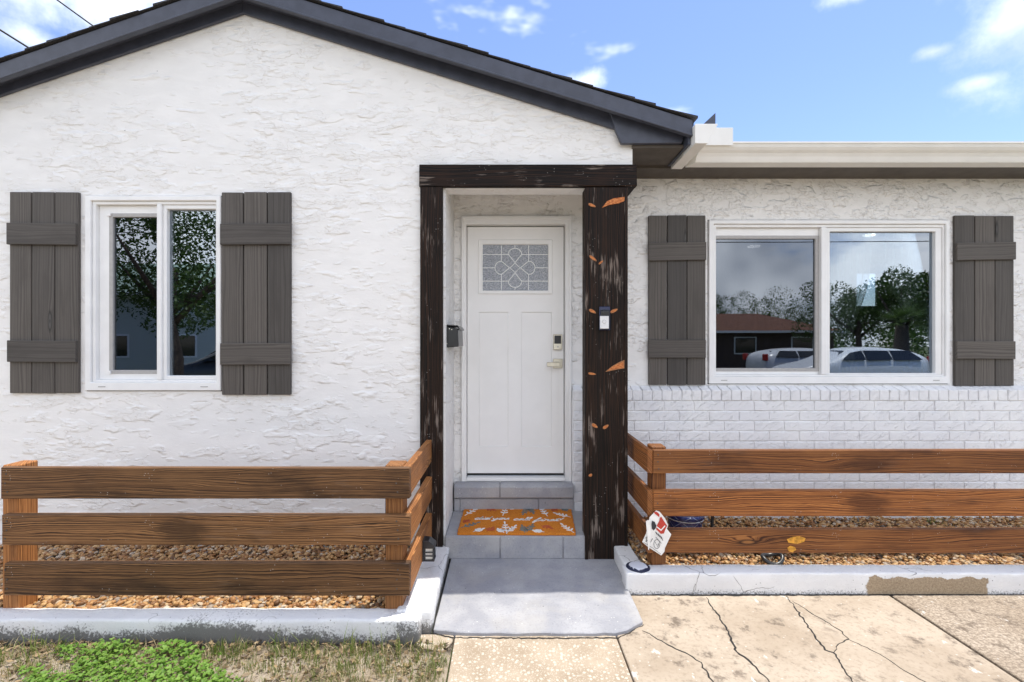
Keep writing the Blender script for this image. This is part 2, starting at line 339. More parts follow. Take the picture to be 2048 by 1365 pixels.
def mk_soil():
    m = Mat('sandy_soil'); n1 = m.noise(m.pos, 5, 6, 0.6); n2 = m.noise(m.pos, 60, 6, 0.7)
    col = m.mix(m.step(n1, 0.35, 0.65), (0.30, 0.235, 0.165), (0.43, 0.365, 0.285))
    col = m.mix(m.math('MULTIPLY', m.step(n2, 0.5, 0.7), 0.6), col, (0.11, 0.08, 0.055))
    x_, y_, z_ = m.sep(m.pos)
    litter_shade = m.step(m.math('ADD', y_, m.math('MULTIPLY', m.math('SUBTRACT', n1, 0.5), 0.22)), 2.30, 2.37)      # dark leaf litter along the curb, its shadow there painted in too
    col = m.mix(m.math('MULTIPLY', m.math('MULTIPLY', litter_shade, m.step(y_, 2.45, 2.42)), m.step(n2, 0.25, 0.5)), col, (0.050, 0.038, 0.028))
    M['sandy_soil'] = m.pbr(col, 0.95, m.bump(n2, 0.8, 0.02))
    m = Mat('lawn'); n1 = m.noise(m.pos, 1.2, 6, 0.6); n2 = m.noise(m.pos, 50, 6, 0.7)
    col = m.mix(m.step(n2, 0.3, 0.7), (0.035, 0.055, 0.014), (0.11, 0.14, 0.045))
    col = m.mix(m.math('MULTIPLY', m.step(n1, 0.45, 0.65), 0.6), col, (0.24, 0.21, 0.13))
    M['lawn'] = m.pbr(col, 0.95, m.bump(n2, 0.8, 0.03))
mk_soil()
def mk_pebble():
    m = Mat('river_pebble'); r = m.island()
    col = m.ramp(r, [(0.0, (0.10, 0.050, 0.022)), (0.25, (0.30, 0.135, 0.045)), (0.5, (0.42, 0.23, 0.085)), (0.78, (0.48, 0.30, 0.13)), (0.94, (0.52, 0.43, 0.32)), (1.0, (0.16, 0.12, 0.10))])
    n = m.noise(m.pos, 90, 4); col = m.mix(m.math('MULTIPLY', m.step(n, 0.45, 0.7), 0.45), col, (0.16, 0.075, 0.028))
    M['river_pebble'] = m.pbr(col, 0.55, m.bump(n, 0.3, 0.003))
mk_pebble()
def mk_coir():
    m = Mat('coir'); n = m.noise(m.pos, 240, 4, 0.7); n2 = m.noise(m.pos, 14, 4)
    col = m.mix(m.step(n, 0.3, 0.7), (0.42, 0.115, 0.014), (0.80, 0.30, 0.045))
    col = m.mix(m.math('MULTIPLY', m.step(n2, 0.5, 0.7), 0.4), col, (0.62, 0.18, 0.03))
    M['coir'] = m.pbr(col, 0.95, m.bump(n, 1.0, 0.006), spec=0.1)
mk_coir()
def mk_leaf(name, c0, c1, trans=0.25):
    m = Mat(name); r = m.island(); col = m.mix(r, c0, c1)
    pr = m.n('ShaderNodeBsdfPrincipled', {'Base Color': col, 'Roughness': 0.5, 'Specular IOR Level': 0.3})
    tr = m.n('ShaderNodeBsdfTranslucent', {'Color': m.mix(1.0, col, (1.2, 1.4, 0.6), 'MULTIPLY')})
    mx = m.n('ShaderNodeMixShader', {0: trans, 1: pr.outputs[0], 2: tr.outputs[0]})
    m.t.links.new(mx.outputs[0], m.out.inputs[0]); M[name] = m.m
mk_leaf('tree_leaf', (0.030, 0.060, 0.014), (0.085, 0.14, 0.035))
mk_leaf('palm_leaf', (0.05, 0.09, 0.03), (0.12, 0.17, 0.06))
mk_leaf('clover_leaf', (0.09, 0.19, 0.020), (0.20, 0.33, 0.055), 0.3)
mk_leaf('grass_blade', (0.10, 0.15, 0.030), (0.25, 0.28, 0.09), 0.3)
mk_leaf('dry_grass', (0.30, 0.23, 0.12), (0.50, 0.42, 0.26), 0.2)
def mk_glass(name, refl, tint):
    m = Mat(name); n = m.noise(m.pos, 1.6, 2)
    gl = m.n('ShaderNodeBsdfGlossy', {'Color': (0.84, 0.91, 1.0, 1), 'Roughness': 0.004, 'Normal': m.bump(n, 0.02, 0.01)})
    tr = m.n('ShaderNodeBsdfTransparent', {'Color': (*tint, 1)})
    fr = m.n('ShaderNodeFresnel', {'IOR': 1.5}).outputs[0]
    mx = m.n('ShaderNodeMixShader', {0: m.math('ADD', m.math('MULTIPLY', fr, 1.0), refl, clamp=True), 1: tr.outputs[0], 2: gl.outputs[0]})
    m.t.links.new(mx.outputs[0], m.out.inputs[0]); M[name] = m.m
mk_glass('window_glass', 0.17, (0.62, 0.66, 0.66)); mk_glass('screened_glass', 0.12, (0.30, 0.31, 0.33))
def mk_door_glass():
    m = Mat('textured_glass'); v = m.vor(m.mapping(m.pos, (1, 1, 1)), 95); n = m.noise(m.mapping(m.pos, (1, 1, 2.2), rot=(0, R(35), 0)), 90, 3)
    h = m.math('ADD', v, n)
    M['textured_glass'] = m.pbr(m.mix(m.step(n, 0.35, 0.65), (0.13, 0.15, 0.18), (0.42, 0.45, 0.50)), 0.10, m.bump(h, 1.0, 0.006), spec=0.9, **{'Coat Weight': 0.6, 'Coat Roughness': 0.05})
mk_door_glass()
def mk_sheer():
    m = Mat('sheer_cloth')
    d = m.n('ShaderNodeBsdfDiffuse', {'Color': (0.8, 0.8, 0.8, 1)}); tl = m.n('ShaderNodeBsdfTranslucent', {'Color': (0.85, 0.85, 0.85, 1)})
    tr = m.n('ShaderNodeBsdfTransparent', {'Color': (1, 1, 1, 1)})
    a = m.n('ShaderNodeMixShader', {0: 0.5, 1: d.outputs[0], 2: tl.outputs[0]}); b = m.n('ShaderNodeMixShader', {0: 0.45, 1: a.outputs[0], 2: tr.outputs[0]})
    m.t.links.new(b.outputs[0], m.out.inputs[0]); M['sheer_cloth'] = m.m
    m = Mat('downlight_glow'); e = m.n('ShaderNodeEmission', {'Color': (1, 0.95, 0.85, 1), 'Strength': 2.5}); m.t.links.new(e.outputs[0], m.out.inputs[0]); M['downlight_glow'] = m.m
    m = Mat('glazed_pot'); x, y, z = m.sep(m.obj); an = m.math('MULTIPLY', m.math('ARCTAN2', y, x), 3.0); zz = m.math('MULTIPLY', z, 34.0)
    p1 = m.math('ABSOLUTE', m.math('SINE', m.math('ADD', an, zz))); p2 = m.math('ABSOLUTE', m.math('SINE', m.math('SUBTRACT', an, zz)))
    ln = m.step(m.math('MINIMUM', p1, p2), 0.10, 0.05)
    M['glazed_pot'] = m.pbr(m.mix(m.math('MULTIPLY', ln, 0.55), (0.012, 0.022, 0.11), (0.30, 0.36, 0.52)), 0.15, spec=0.6)
    m = Mat('post_cap_paint'); n = m.noise(m.obj, 45, 5, 0.7); x, y, z = m.sep(m.obj)
    rr = m.math('SQRT', m.math('ADD', m.math('POWER', m.math('ABSOLUTE', x), 2.0), m.math('POWER', m.math('ABSOLUTE', y), 2.0)))
    ring = m.step(m.math('ADD', rr, m.math('MULTIPLY', m.math('SUBTRACT', n, 0.5), 0.03)), 0.052, 0.056)
    M['post_cap_paint'] = m.pbr(m.mix(ring, (0.62, 0.63, 0.68), (0.012, 0.016, 0.045)), 0.5, m.bump(n, 0.3, 0.005))
mk_sheer()

# ---------------------------------------------------------------- geometry helpers
WL = {}
def link(name, me, mat, parent=None, loc=(0, 0, 0), kind=None):
    o = bpy.data.objects.new(name, me); COL.objects.link(o)
    if mat is not None and me is not None: me.materials.clear(); me.materials.append(M[mat] if isinstance(mat, str) else mat)
    WL[o.name] = Vector(loc)
    o.location = Vector(loc) - (WL[parent.name] if parent else Vector((0, 0, 0)))
    if parent: o.parent = parent
    if kind: o['kind'] = kind
    return o
def tag(o, label, cat, group=None):
    o['label'] = label; o['category'] = cat
    if group: o['group'] = group
    return o
def thing(name, loc, label, cat, group=None):
    o = bpy.data.objects.new(name, None); COL.objects.link(o); o.empty_display_size = 0.1
    o.location = loc; WL[o.name] = Vector(loc); return tag(o, label, cat, group)
def sub_empty(name, loc, parent):
    o = bpy.data.objects.new(name, None); COL.objects.link(o); o.empty_display_size = 0.05
    WL[o.name] = Vector(loc); o.location = Vector(loc) - WL[parent.name]; o.parent = parent; return o
def mesh(verts, faces, smooth=False, centre=True):
    """verts in world space -> mesh around its box centre, and that centre"""
    v = np.array(verts, float); c = (v.min(0) + v.max(0)) / 2 if centre else np.zeros(3)
    me = bpy.data.meshes.new('m'); me.from_pydata((v - c).tolist(), [], faces); me.validate()
    bm = bmesh.new(); bm.from_mesh(me); bmesh.ops.recalc_face_normals(bm, faces=bm.faces); bm.to_mesh(me); bm.free()
    if smooth:
        for p in me.polygons: p.use_smooth = True
    return me, c
def bevel(me, off, seg=1):
    bm = bmesh.new(); bm.from_mesh(me)
    bmesh.ops.bevel(bm, geom=[e for e in bm.edges if len(e.link_faces) == 2 and e.calc_face_angle(0) > 0.3], offset=off, segments=seg, affect='EDGES', profile=0.5)
    bm.to_mesh(me); bm.free()
BF = [(0, 1, 2, 3), (7, 6, 5, 4), (0, 4, 5, 1), (1, 5, 6, 2), (2, 6, 7, 3), (3, 7, 4, 0)]
def box_v(x0, x1, y0, y1, z0, z1):
    return [(x0, y0, z0), (x1, y0, z0), (x1, y1, z0), (x0, y1, z0), (x0, y0, z1), (x1, y0, z1), (x1, y1, z1), (x0, y1, z1)]
def box(name, x0, x1, y0, y1, z0, z1, mat, parent=None, bev=0.0, seg=1, kind=None, jit=0.0):
    v = box_v(x0, x1, y0, y1, z0, z1)
    if jit: v = [tuple(c + random.uniform(-jit, jit) for c in p) for p in v]
    me, c = mesh(v, BF)
    if bev: bevel(me, bev, seg)
    return link(name, me, mat, parent, c, kind)
def prism_vf(pts, axis, a0, a1):
    """pts: 2D outline; axis 'y': (x,z), 'x': (y,z), 'z': (x,y)"""
    def to3(p, a): return {'y': (p[0], a, p[1]), 'x': (a, p[0], p[1]), 'z': (p[0], p[1], a)}[axis]
    n = len(pts); v = [to3(p, a0) for p in pts] + [to3(p, a1) for p in pts]
    f = [tuple(range(n)), tuple(range(2 * n - 1, n - 1, -1))] + [(i, (i + 1) % n, n + (i + 1) % n, n + i) for i in range(n)]
    return v, f
def prism(name, pts, axis, a0, a1, mat, parent=None, bev=0.0, kind=None, smooth=False):
    v, f = prism_vf(pts, axis, a0, a1); me, c = mesh(v, f, smooth)
    if bev: bevel(me, bev)
    return link(name, me, mat, parent, c, kind)
def multi(name, parts, mat, parent=None, kind=None, smooth=False, merge=True):
    V, Fc = [], []
    for v, f in parts:
        b = len(V); V += list(v); Fc += [tuple(i + b for i in q) for q in f]
    me, c = mesh(V, Fc, smooth)
    return link(name, me, mat, parent, c, kind)
def ring(name, x0, x1, z0, z1, tl, tr, tt, tb, y0, y1, mat, parent=None, bev=0.0):
    o = [(x0, z0), (x1, z0), (x1, z1), (x0, z1)]; i = [(x0 + tl, z0 + tb), (x1 - tr, z0 + tb), (x1 - tr, z1 - tt), (x0 + tl, z1 - tt)]
    v = [(x, y, z) for y in (y0, y1) for q in (o, i) for (x, z) in q]; f = []
    for k in range(4):
        a, b = k, (k + 1) % 4
        f += [(a, b, 4 + b, 4 + a), (8 + a, 12 + a, 12 + b, 8 + b), (a, 8 + a, 8 + b, b), (4 + a, 4 + b, 12 + b, 12 + a)]
    me, c = mesh(v, f)
    if bev: bevel(me, bev)
    return link(name, me, mat, parent, c)
def tube_vf(pts, radii, n=8, caps=True):
    pts = [Vector(p) for p in pts]; V = []; Fc = []
    if not isinstance(radii, (list, tuple)): radii = [radii] * len(pts)
    for i, p in enumerate(pts):
        d = (pts[min(i + 1, len(pts) - 1)] - pts[max(i - 1, 0)]).normalized()
        a = d.cross(Vector((0, 0, 1)) if abs(d.z) < 0.9 else Vector((1, 0, 0))).normalized(); b = d.cross(a)
        for k in range(n):
            t = 2 * math.pi * k / n; V.append(tuple(p + (a * math.cos(t) + b * math.sin(t)) * radii[i]))
    for i in range(len(pts) - 1):
        for k in range(n): Fc.append((i * n + k, i * n + (k + 1) % n, (i + 1) * n + (k + 1) % n, (i + 1) * n + k))
    if caps: Fc += [tuple(range(n)), tuple(range((len(pts) - 1) * n, len(pts) * n))]
    return V, Fc
def tube(name, pts, radii, mat, parent=None, n=8, kind=None, caps=True):
    v, f = tube_vf(pts, radii, n, caps); me, c = mesh(v, f, True); return link(name, me, mat, parent, c, kind)
def lathe(name, prof, centre, mat, parent=None, n=24):
    V = []; Fc = []
    for (r, z) in prof:
        for k in range(n):
            t = 2 * math.pi * k / n; V.append((centre[0] + r * math.cos(t), centre[1] + r * math.sin(t), centre[2] + z))
    for i in range(len(prof) - 1):
        for k in range(n): Fc.append((i * n + k, i * n + (k + 1) % n, (i + 1) * n + (k + 1) % n, (i + 1) * n + k))
    Fc += [tuple(range(n)), tuple(range((len(prof) - 1) * n, len(prof) * n))]
    me, c = mesh(V, Fc, True); return link(name, me, mat, parent, c)
def smooth_line(p, k=6):
    out = []; p = [Vector(q) for q in p]; n = len(p)
    for i in range(n - 1):
        a, b, c, d = p[max(i - 1, 0)], p[i], p[i + 1], p[min(i + 2, n - 1)]
        for j in range(k):
            t = j / k; out.append(0.5 * ((2 * b) + (c - a) * t + (2 * a - 5 * b + 4 * c - d) * t * t + (3 * b - a - 3 * c + d) * t ** 3))
    out.append(p[-1]); return out
def ribbon_vf(pts, w, up=Vector((0, 0, 1)), h=0.002):
    """thin raised band along a polyline; w may be a list"""
    pts = [Vector(q) for q in pts]; V = []; Fc = []; n = len(pts)
    if not isinstance(w, (list, tuple)): w = [w] * n
    for i, p in enumerate(pts):
        d = (pts[min(i + 1, n - 1)] - pts[max(i - 1, 0)]); d = d.normalized() if d.length else Vector((1, 0, 0))
        s = d.cross(up).normalized() * w[i] / 2
        V += [tuple(p - s), tuple(p + s), tuple(p + s + up * h), tuple(p - s + up * h)]
    for i in range(n - 1):
        for k in range(4): Fc.append((i * 4 + k, i * 4 + (k + 1) % 4, i * 4 + 4 + (k + 1) % 4, i * 4 + 4 + k))
    Fc += [(0, 1, 2, 3), tuple((n - 1) * 4 + k for k in (3, 2, 1, 0))]
    return V, Fc
def rough_bar(name, x0, x1, y0, y1, z0, z1, mat, parent=None, bev=0.012, amp=0.004, cell=0.06, kind=None):
    nx, ny, nz = (max(1, int(round((b - a) / cell))) for a, b in ((x0, x1), (y0, y1), (z0, z1)))
    bm = bmesh.new(); idx = {}
    def vt(i, j, k):
        key = (i, j, k)
        if key not in idx: idx[key] = bm.verts.new((x0 + (x1 - x0) * i / nx, y0 + (y1 - y0) * j / ny, z0 + (z1 - z0) * k / nz))
        return idx[key]
    for i in range(nx):
        for j in range(ny):
            for k in (0, nz): bm.faces.new([vt(i, j, k), vt(i + 1, j, k), vt(i + 1, j + 1, k), vt(i, j + 1, k)])
        for k in range(nz):
            for j in (0, ny): bm.faces.new([vt(i, j, k), vt(i + 1, j, k), vt(i + 1, j, k + 1), vt(i, j, k + 1)])
    for j in range(ny):
        for k in range(nz):
            for i in (0, nx): bm.faces.new([vt(i, j, k), vt(i, j + 1, k), vt(i, j + 1, k + 1), vt(i, j, k + 1)])
    bmesh.ops.recalc_face_normals(bm, faces=bm.faces)
    bmesh.ops.bevel(bm, geom=[e for e in bm.edges if e.calc_face_angle(0) > 0.5], offset=bev, segments=3, affect='EDGES', profile=0.5)
    for v in bm.verts:
        q = v.co * 9.0; v.co += Vector((noise.noise(q), noise.noise(q + Vector((9, 0, 0))), noise.noise(q + Vector((0, 9, 0))))) * amp
        q = v.co * 31.0; v.co += Vector((noise.noise(q), noise.noise(q + Vector((9, 0, 0))), noise.noise(q + Vector((0, 9, 0))))) * amp * 0.4
    c = Vector(((x0 + x1) / 2, (y0 + y1) / 2, (z0 + z1) / 2))
    for v in bm.verts: v.co -= c
    me = bpy.data.meshes.new('m'); bm.to_mesh(me); bm.free()
    for p in me.polygons: p.use_smooth = True
    return link(name, me, mat, parent, c, kind)

# ---------------------------------------------------------------- planes of the place (metres from the camera)
YF = 3.287      # gable wall
YB = 3.83       # recessed front wall
YK = 3.75       # brick face on the recessed wall
YP = 3.24       # front of the charred posts and beam

# ---------------------------------------------------------------- ground, path, driveway
box('ground', -400, 400, -400, 400, -0.30, -0.045, 'lawn', kind='structure')
box('road', -60, 70, -14.5, -6.4, -0.10, -0.030, 'asphalt', kind='structure')
def soil_patch():
    x0, x1, y0, y1 = -9.0, -0.27, -6.3, 2.46; nx, ny = 220, 220; V = []
    for j in range(ny + 1):
        for i in range(nx + 1):
            x = x0 + (x1 - x0) * i / nx; y = y0 + (y1 - y0) * j / ny; q = Vector((x * 3, y * 3, 0))
            V.append((x, y, -0.012 + 0.016 * noise.noise(q) + 0.007 * noise.noise(q * 5)))
    Fc = [(j * (nx + 1) + i, j * (nx + 1) + i + 1, (j + 1) * (nx + 1) + i + 1, (j + 1) * (nx + 1) + i) for j in range(ny) for i in range(nx)]
    me, c = mesh(V, Fc, True); link('soil', me, 'sandy_soil', None, c, 'structure')
soil_patch()
box('path', -0.262, 0.566, -6.4, 2.47, -0.09, 0.0, 'shell_concrete', kind='structure', bev=0.004)
prism('path', [(-0.45, 2.385), (-0.40, 2.355), (-0.31, 2.335), (-0.275, 2.40), (-0.268, 2.465), (-0.45, 2.47)], 'z', -0.09, -0.003, 'shell_concrete', kind='structure', bev=0.004)
drive = box('driveway', 0.574, 2.292, -6.4, 2.90, -0.09, 0.0, 'driveway_concrete', kind='structure', bev=0.004)
box('driveway', 2.310, 6.5, -6.4, 2.90, -0.09, 0.001, 'driveway_concrete_worn', kind='structure', bev=0.004)
def crack(pix, w):
    pts = []
    base = [G(x, y, 0.0) for x, y in pix]
    for i in range(len(base) - 1):
        a, b = base[i], base[i + 1]; k = max(2, int((b - a).length / 0.018))
        for j in range(k): pts.append(a.lerp(b, j / k) + Vector((random.uniform(-.006, .006), random.uniform(-.004, .004), 0)))
    pts.append(base[-1]); n = len(pts)
    ww = [w * (0.35 + 0.65 * min(1, 4 * min(i + .3, n - i) / n)) * random.uniform(0.6, 1.25) for i in range(n)]
    v, f = ribbon_vf([p + Vector((0, 0, -0.0005)) for p in pts], ww, h=0.002); me, c = mesh(v, f); link('crack', me, 'dark_rubber', drive, c)
crack([(1413, 1195), (1425, 1215), (1455, 1260), (1470, 1300), (1500, 1325), (1545, 1370), (1580, 1400)], 0.010)
crack([(1572, 1192), (1590, 1215), (1620, 1260), (1650, 1300), (1668, 1306), (1690, 1345), (1720, 1380)], 0.009)
crack([(1586, 1203), (1630, 1232), (1680, 1260), (1697, 1280), (1675, 1290), (1668, 1306)], 0.005)
crack([(1697, 1280), (1760, 1308), (1820, 1348), (1880, 1380)], 0.004)
crack([(1286, 1262), (1330, 1286), (1370, 1306), (1400, 1325), (1428, 1368), (1440, 1400)], 0.007)

crack([(1262, 1191), (1400, 1191), (1560, 1190.5), (1700, 1190), (1880, 1190), (2060, 1190)], 0.020)
crack([(864, 1266), (905, 1276), (1000, 1277), (1120, 1277), (1236, 1276), (1262, 1264), (1287, 1250)], 0.010)
# sloping grey entrance slab
def ramp_slab():
    pts = [(-0.377, 3.26), (-0.377, 2.475), (-0.25, 2.452), (0.0, 2.446), (0.56, 2.448), (0.63, 2.47), (0.735, 2.545), (0.738, 3.26)]
    fz = lambda y: 0.018 + (y - 2.45) * (0.038 - 0.018) / 0.81
    dense = []
    for i, p in enumerate(pts):
        q = pts[(i + 1) % len(pts)]; L = math.dist(p, q); k = max(1, int(L / 0.05))
        for j in range(k):
            t = j / k; x, y = p[0] + (q[0] - p[0]) * t, p[1] + (q[1] - p[1]) * t
            if y < 2.6: x += random.uniform(-.003, .003); y += random.uniform(-.004, .004)
            dense.append((x, y))
    n = len(dense); V = [(x, y, fz(y)) for x, y in dense] + [(x, y, -0.05) for x, y in dense]
    Fc = [tuple(range(n)), tuple(range(2 * n - 1, n - 1, -1))] + [(i, (i + 1) % n, n + (i + 1) % n, n + i) for i in range(n)]
    me, c = mesh(V, Fc); bevel(me, 0.004); link('ramp', me, 'grey_floor_paint', None, c, 'structure')
ramp_slab()

# ---------------------------------------------------------------- the house
house = thing('house', (0, 3.6, 0), 'single-storey white stucco house with charcoal gable trim and brick-clad lower wall', 'house')

# gable wall -------------------------------------------------
APX, APZ = PX(487, 3.27), PZ(28, 3.27)
def rake_z(x):                      # lower edge of the trim board on the wall
    sl, sr = 0.339, 0.312
    return APZ - (APX - x) * sl if x < APX else APZ - (x - APX) * sr
WLx0, WLx1, WLz0, WLz1 = PX(172, YF), PX(445, YF), PZ(783, YF), PZ(392, YF)
XR = -0.418; XE = 0.875; ZB = 0.02; ZH = 2.586
UP = 0.10
def strip(x0, x1, zb): return prism_vf([(x0, zb), (x1, zb), (x1, rake_z(x1) + UP), (x0, rake_z(x0) + UP)], 'y', YF, YF + 0.15)
multi('gable_wall', [strip(-4.55, WLx0, ZB), strip(WLx0, WLx1, WLz1), prism_vf([(WLx0, ZB), (WLx1, ZB), (WLx1, WLz0), (WLx0, WLz0)], 'y', YF, YF + 0.15),
                     strip(WLx1, APX, ZB), strip(APX, XR, ZB), strip(XR, XE, ZH)], 'stucco', house)
box('porch_side_wall', XR - 0.13, XR, YF + 0.15, YB, ZB, 2.86, 'stucco_rough', house)
box('side_wall', -4.55, -4.40, YF + 0.15, 9.0, ZB, 2.9, 'stucco', house)
box('porch_ceiling', XR, XE, YF + 0.15, YB, 2.83, 2.86, 'white_vinyl', house)

# recessed wall ----------------------------------------------
DX0, DX1, DZ1, DZ0 = -0.345, 0.514, 2.512, 0.40
RX0, RX1, RZ0, RZ1 = PX(1415, YB), PX(1897, YB), PZ(769, YB), PZ(440, YB)
XW = 7.6
def wr(x0, x1, z0, z1): return prism_vf([(x0, z0), (x1, z0), (x1, z1), (x0, z1)], 'y', YB, YB + 0.15)
multi('front_wall', [wr(XR - 0.13, DX0, ZB, 2.85), wr(DX0, DX1, DZ1, 2.85), wr(DX0, DX1, ZB, DZ0), wr(DX1, RX0, ZB, 2.85), wr(RX0, RX1, ZB, RZ0), wr(RX0, RX1, RZ1, 2.85), wr(RX1, XW, ZB, 2.85)], 'stucco_rough', house)

# brick cladding below the window
bw = box('brick_cladding', DX1 + 0.012, 4.75, YK + 0.007, YB - 0.002, ZB, 1.06, 'painted_brick', house)
PITX, PITZ, JT = 0.2372, 0.0797, 0.009
def brick_mesh(w, d, h, bv=0.003):
    me, c = mesh(box_v(-w / 2, w / 2, 0, d, -h / 2, h / 2), BF, centre=False); bevel(me, bv); me.materials.append(M['painted_brick']); return me
bm_full = [brick_mesh(PITX - JT, 0.03 + 0.001 * k, PITZ - JT) for k in range(3)]
def put_brick(me, x, y, z, parent, name='brick', rot=0.0):
    o = bpy.data.objects.new(name, me); COL.objects.link(o); o.parent = parent
    o.location = Vector((x, y, z)) - WL[parent.name]; o.rotation_euler = (random.uniform(-.01, .01), random.uniform(-.004, .004) + rot, random.uniform(-.012, .012)); return o
BX0 = DX1 + 0.014; BX1 = 4.60
for r in range(12):
    zc = 1.056 - PITZ * (r + 0.5); off = 0.0 if r % 2 == 0 else PITX / 2
    x = PX(1268, YK) + off - 3 * PITX
    while x < BX1:
        a, b = max(x, BX0), x + PITX
        if b - a > 0.045:
            if a == x: put_brick(random.choice(bm_full), x + PITX / 2, YK + random.uniform(-.0015, .0015), zc, bw)
            else: put_brick(brick_mesh(b - a - JT, 0.03, PITZ - JT), (a + b) / 2, YK, zc, bw)
        x += PITX
def rowlock_mesh(w):
    pts = [(YK - 0.004, 1.061), (YK - 0.004, 1.142), (YB - 0.001, 1.172), (YB - 0.001, 1.061)]
    v, f = prism_vf([(y - YK, z - 1.06) for y, z in pts], 'x', -w / 2, w / 2); me, c = mesh(v, f, centre=False); bevel(me, 0.003); me.materials.append(M['painted_brick']); return me
rl = rowlock_mesh(0.078 - 0.007); x = BX0 + 0.04
sill = box('brick_sill', BX0, 4.75, YK + 0.006, YB - 0.002, 1.0605, 1.136, 'painted_brick', house)
while x < BX1:
    put_brick(rl, x, YK + random.uniform(-.002, .002), 1.06, sill); x += 0.078

# door ---------------------------------------------------------
YD = 3.872
door = sub_empty('door', (0.077, YD, 0.44), house)
ring('door_frame', DX0 + 0.002, DX1 - 0.002, 0.405, DZ1 - 0.002, 0.024, 0.036, 0.040, 0.012, YB - 0.025, YD + 0.06, 'door_paint', door, 0.004)
ring('door_casing', DX0 - 0.012, DX1 + 0.010, 0.40, DZ1 + 0.02, 0.020, 0.018, 0.030, 0.002, YB - 0.032, YB - 0.002, 'door_paint', door, 0.004)
sx0, sx1, sz0, sz1 = PX(934.5, YD), PX(1127.5, YD), PZ(947, YD), PZ(454, YD)
def DXp(px): return PX(px, YD)
def DZp(py): return PZ(py, YD)
lx0, lx1, lz0, lz1 = DXp(957), DXp(1104), DZp(588), DZp(481)
pa0, pa1, pb0, pb1, pz0, pz1 = DXp(958.5), DXp(1016), DXp(1043.5), DXp(1103), DZp(893), DZp(625)
def slab():
    xs = sorted([sx0, lx0, pa0, pa1, pb0, pb1, lx1, sx1]); zs = sorted([sz0, pz0, pz1, lz0, lz1, sz1]); V = []; Fc = []; idx = {}
    def hole(xm, zm): return (lx0 < xm < lx1 and lz0 < zm < lz1) or ((pa0 < xm < pa1 or pb0 < xm < pb1) and pz0 < zm < pz1)
    bm = bmesh.new(); g = {}
    def vt(i, j, y):
        if (i, j, y) not in g: g[(i, j, y)] = bm.verts.new((xs[i], y, zs[j]))
        return g[(i, j, y)]
    cells = [(i, j) for i in range(len(xs) - 1) for j in range(len(zs) - 1) if not hole((xs[i] + xs[i + 1]) / 2, (zs[j] + zs[j + 1]) / 2)]
    cs = set(cells)
    for (i, j) in cells:
        bm.faces.new([vt(i, j, YD), vt(i + 1, j, YD), vt(i + 1, j + 1, YD), vt(i, j + 1, YD)])
        bm.faces.new([vt(i, j, YD + .04), vt(i, j + 1, YD + .04), vt(i + 1, j + 1, YD + .04), vt(i + 1, j, YD + .04)])
        for di, dj, a, b in ((-1, 0, (0, 0), (0, 1)), (1, 0, (1, 0), (1, 1)), (0, -1, (0, 0), (1, 0)), (0, 1, (0, 1), (1, 1))):
            if (i + di, j + dj) not in cs:
                bm.faces.new([vt(i + a[0], j + a[1], YD), vt(i + b[0], j + b[1], YD), vt(i + b[0], j + b[1], YD + .04), vt(i + a[0], j + a[1], YD + .04)])
    bmesh.ops.recalc_face_normals(bm, faces=bm.faces)
    bmesh.ops.bevel(bm, geom=[e for e in bm.edges if len(e.link_faces) == 2 and e.calc_face_angle(0) > 0.5], offset=0.0025, segments=1, affect='EDGES')
    c = Vector((0.077, YD, 1.45))
    for v in bm.verts: v.co -= c
    me = bpy.data.meshes.new('m'); bm.to_mesh(me); bm.free(); link('slab', me, 'door_paint', door, c)
slab()
for a, b in ((pa0, pa1), (pb0, pb1)): box('panel', a + .0006, b - .0006, YD + 0.008, YD + 0.03, pz0 + .0006, pz1 - .0006, 'door_paint', door)
ring('glass_frame', lx0 - 0.004, lx1 + 0.004, lz0 - 0.004, lz1 + 0.004, 0.036, 0.036, 0.040, 0.030, YD - 0.009, YD + 0.012, 'door_paint', door, 0.005)
gx0, gx1, gz0, gz1 = DXp(963), DXp(1099), DZp(583), DZp(489)
box('door_glass', gx0, gx1, YD + 0.004, YD + 0.010, gz0, gz1, 'textured_glass', door)
def came(pts):
    pp = []
    for (zx, zy) in pts: pp.append(P(940 + zx / 10.5, 470 + zy / 10.5, YD + 0.004))
    v, f = ribbon_vf(pp, 0.0044, up=Vector((0, -1, 0)), h=0.004); me, c = mesh(v, f); link('lead_strip', me, 'caming', door, c)
cx, cy = 945, 695
def arc(cx_, cy_, rx, ry, a0, a1, n=14): return [(cx_ + rx * math.cos(R(a0 + (a1 - a0) * i / n)), cy_ + ry * math.sin(R(a0 + (a1 - a0) * i / n))) for i in range(n + 1)]
for sgn in (-1, 1):
    came([(cx, cy + sgn * 110)] + [(cx + 140 * k, cy + sgn * 280) for k in (1,)] + arc(cx, cy + sgn * 285, 140, 125 * sgn, 0, 180) + [(cx, cy + sgn * 110)])
    came([(cx + sgn * 115, cy), (cx + sgn * 285, cy - 140)] + arc(cx + sgn * 285, cy, 135 * sgn, 140, -90, 90) + [(cx + sgn * 115, cy)])
    came([(cx + sgn * 285, 225), (cx + sgn * 285, 555)]); came([(cx + sgn * 285, 838), (cx + sgn * 285, 1160)])
    came([(255 if sgn < 0 else 1640, cy), (cx + sgn * 420, cy)])
    for zy in (415, 975): came([(255 if sgn < 0 else 1640, zy), (cx + sgn * 140, zy)])
    came([(cx, 222 if sgn < 0 else 1162), (cx, 285 if sgn < 0 else 1105)])
came([(cx, cy - 100), (cx + 105, cy), (cx, cy + 100), (cx - 105, cy), (cx, cy - 100)])
came([(262, 222), (262, 1162)])
box('weather_strip', sx0, sx1, YD + 0.004, YD + 0.03, sz0 - 0.016, sz0 - 0.0015, 'dark_rubber', door)
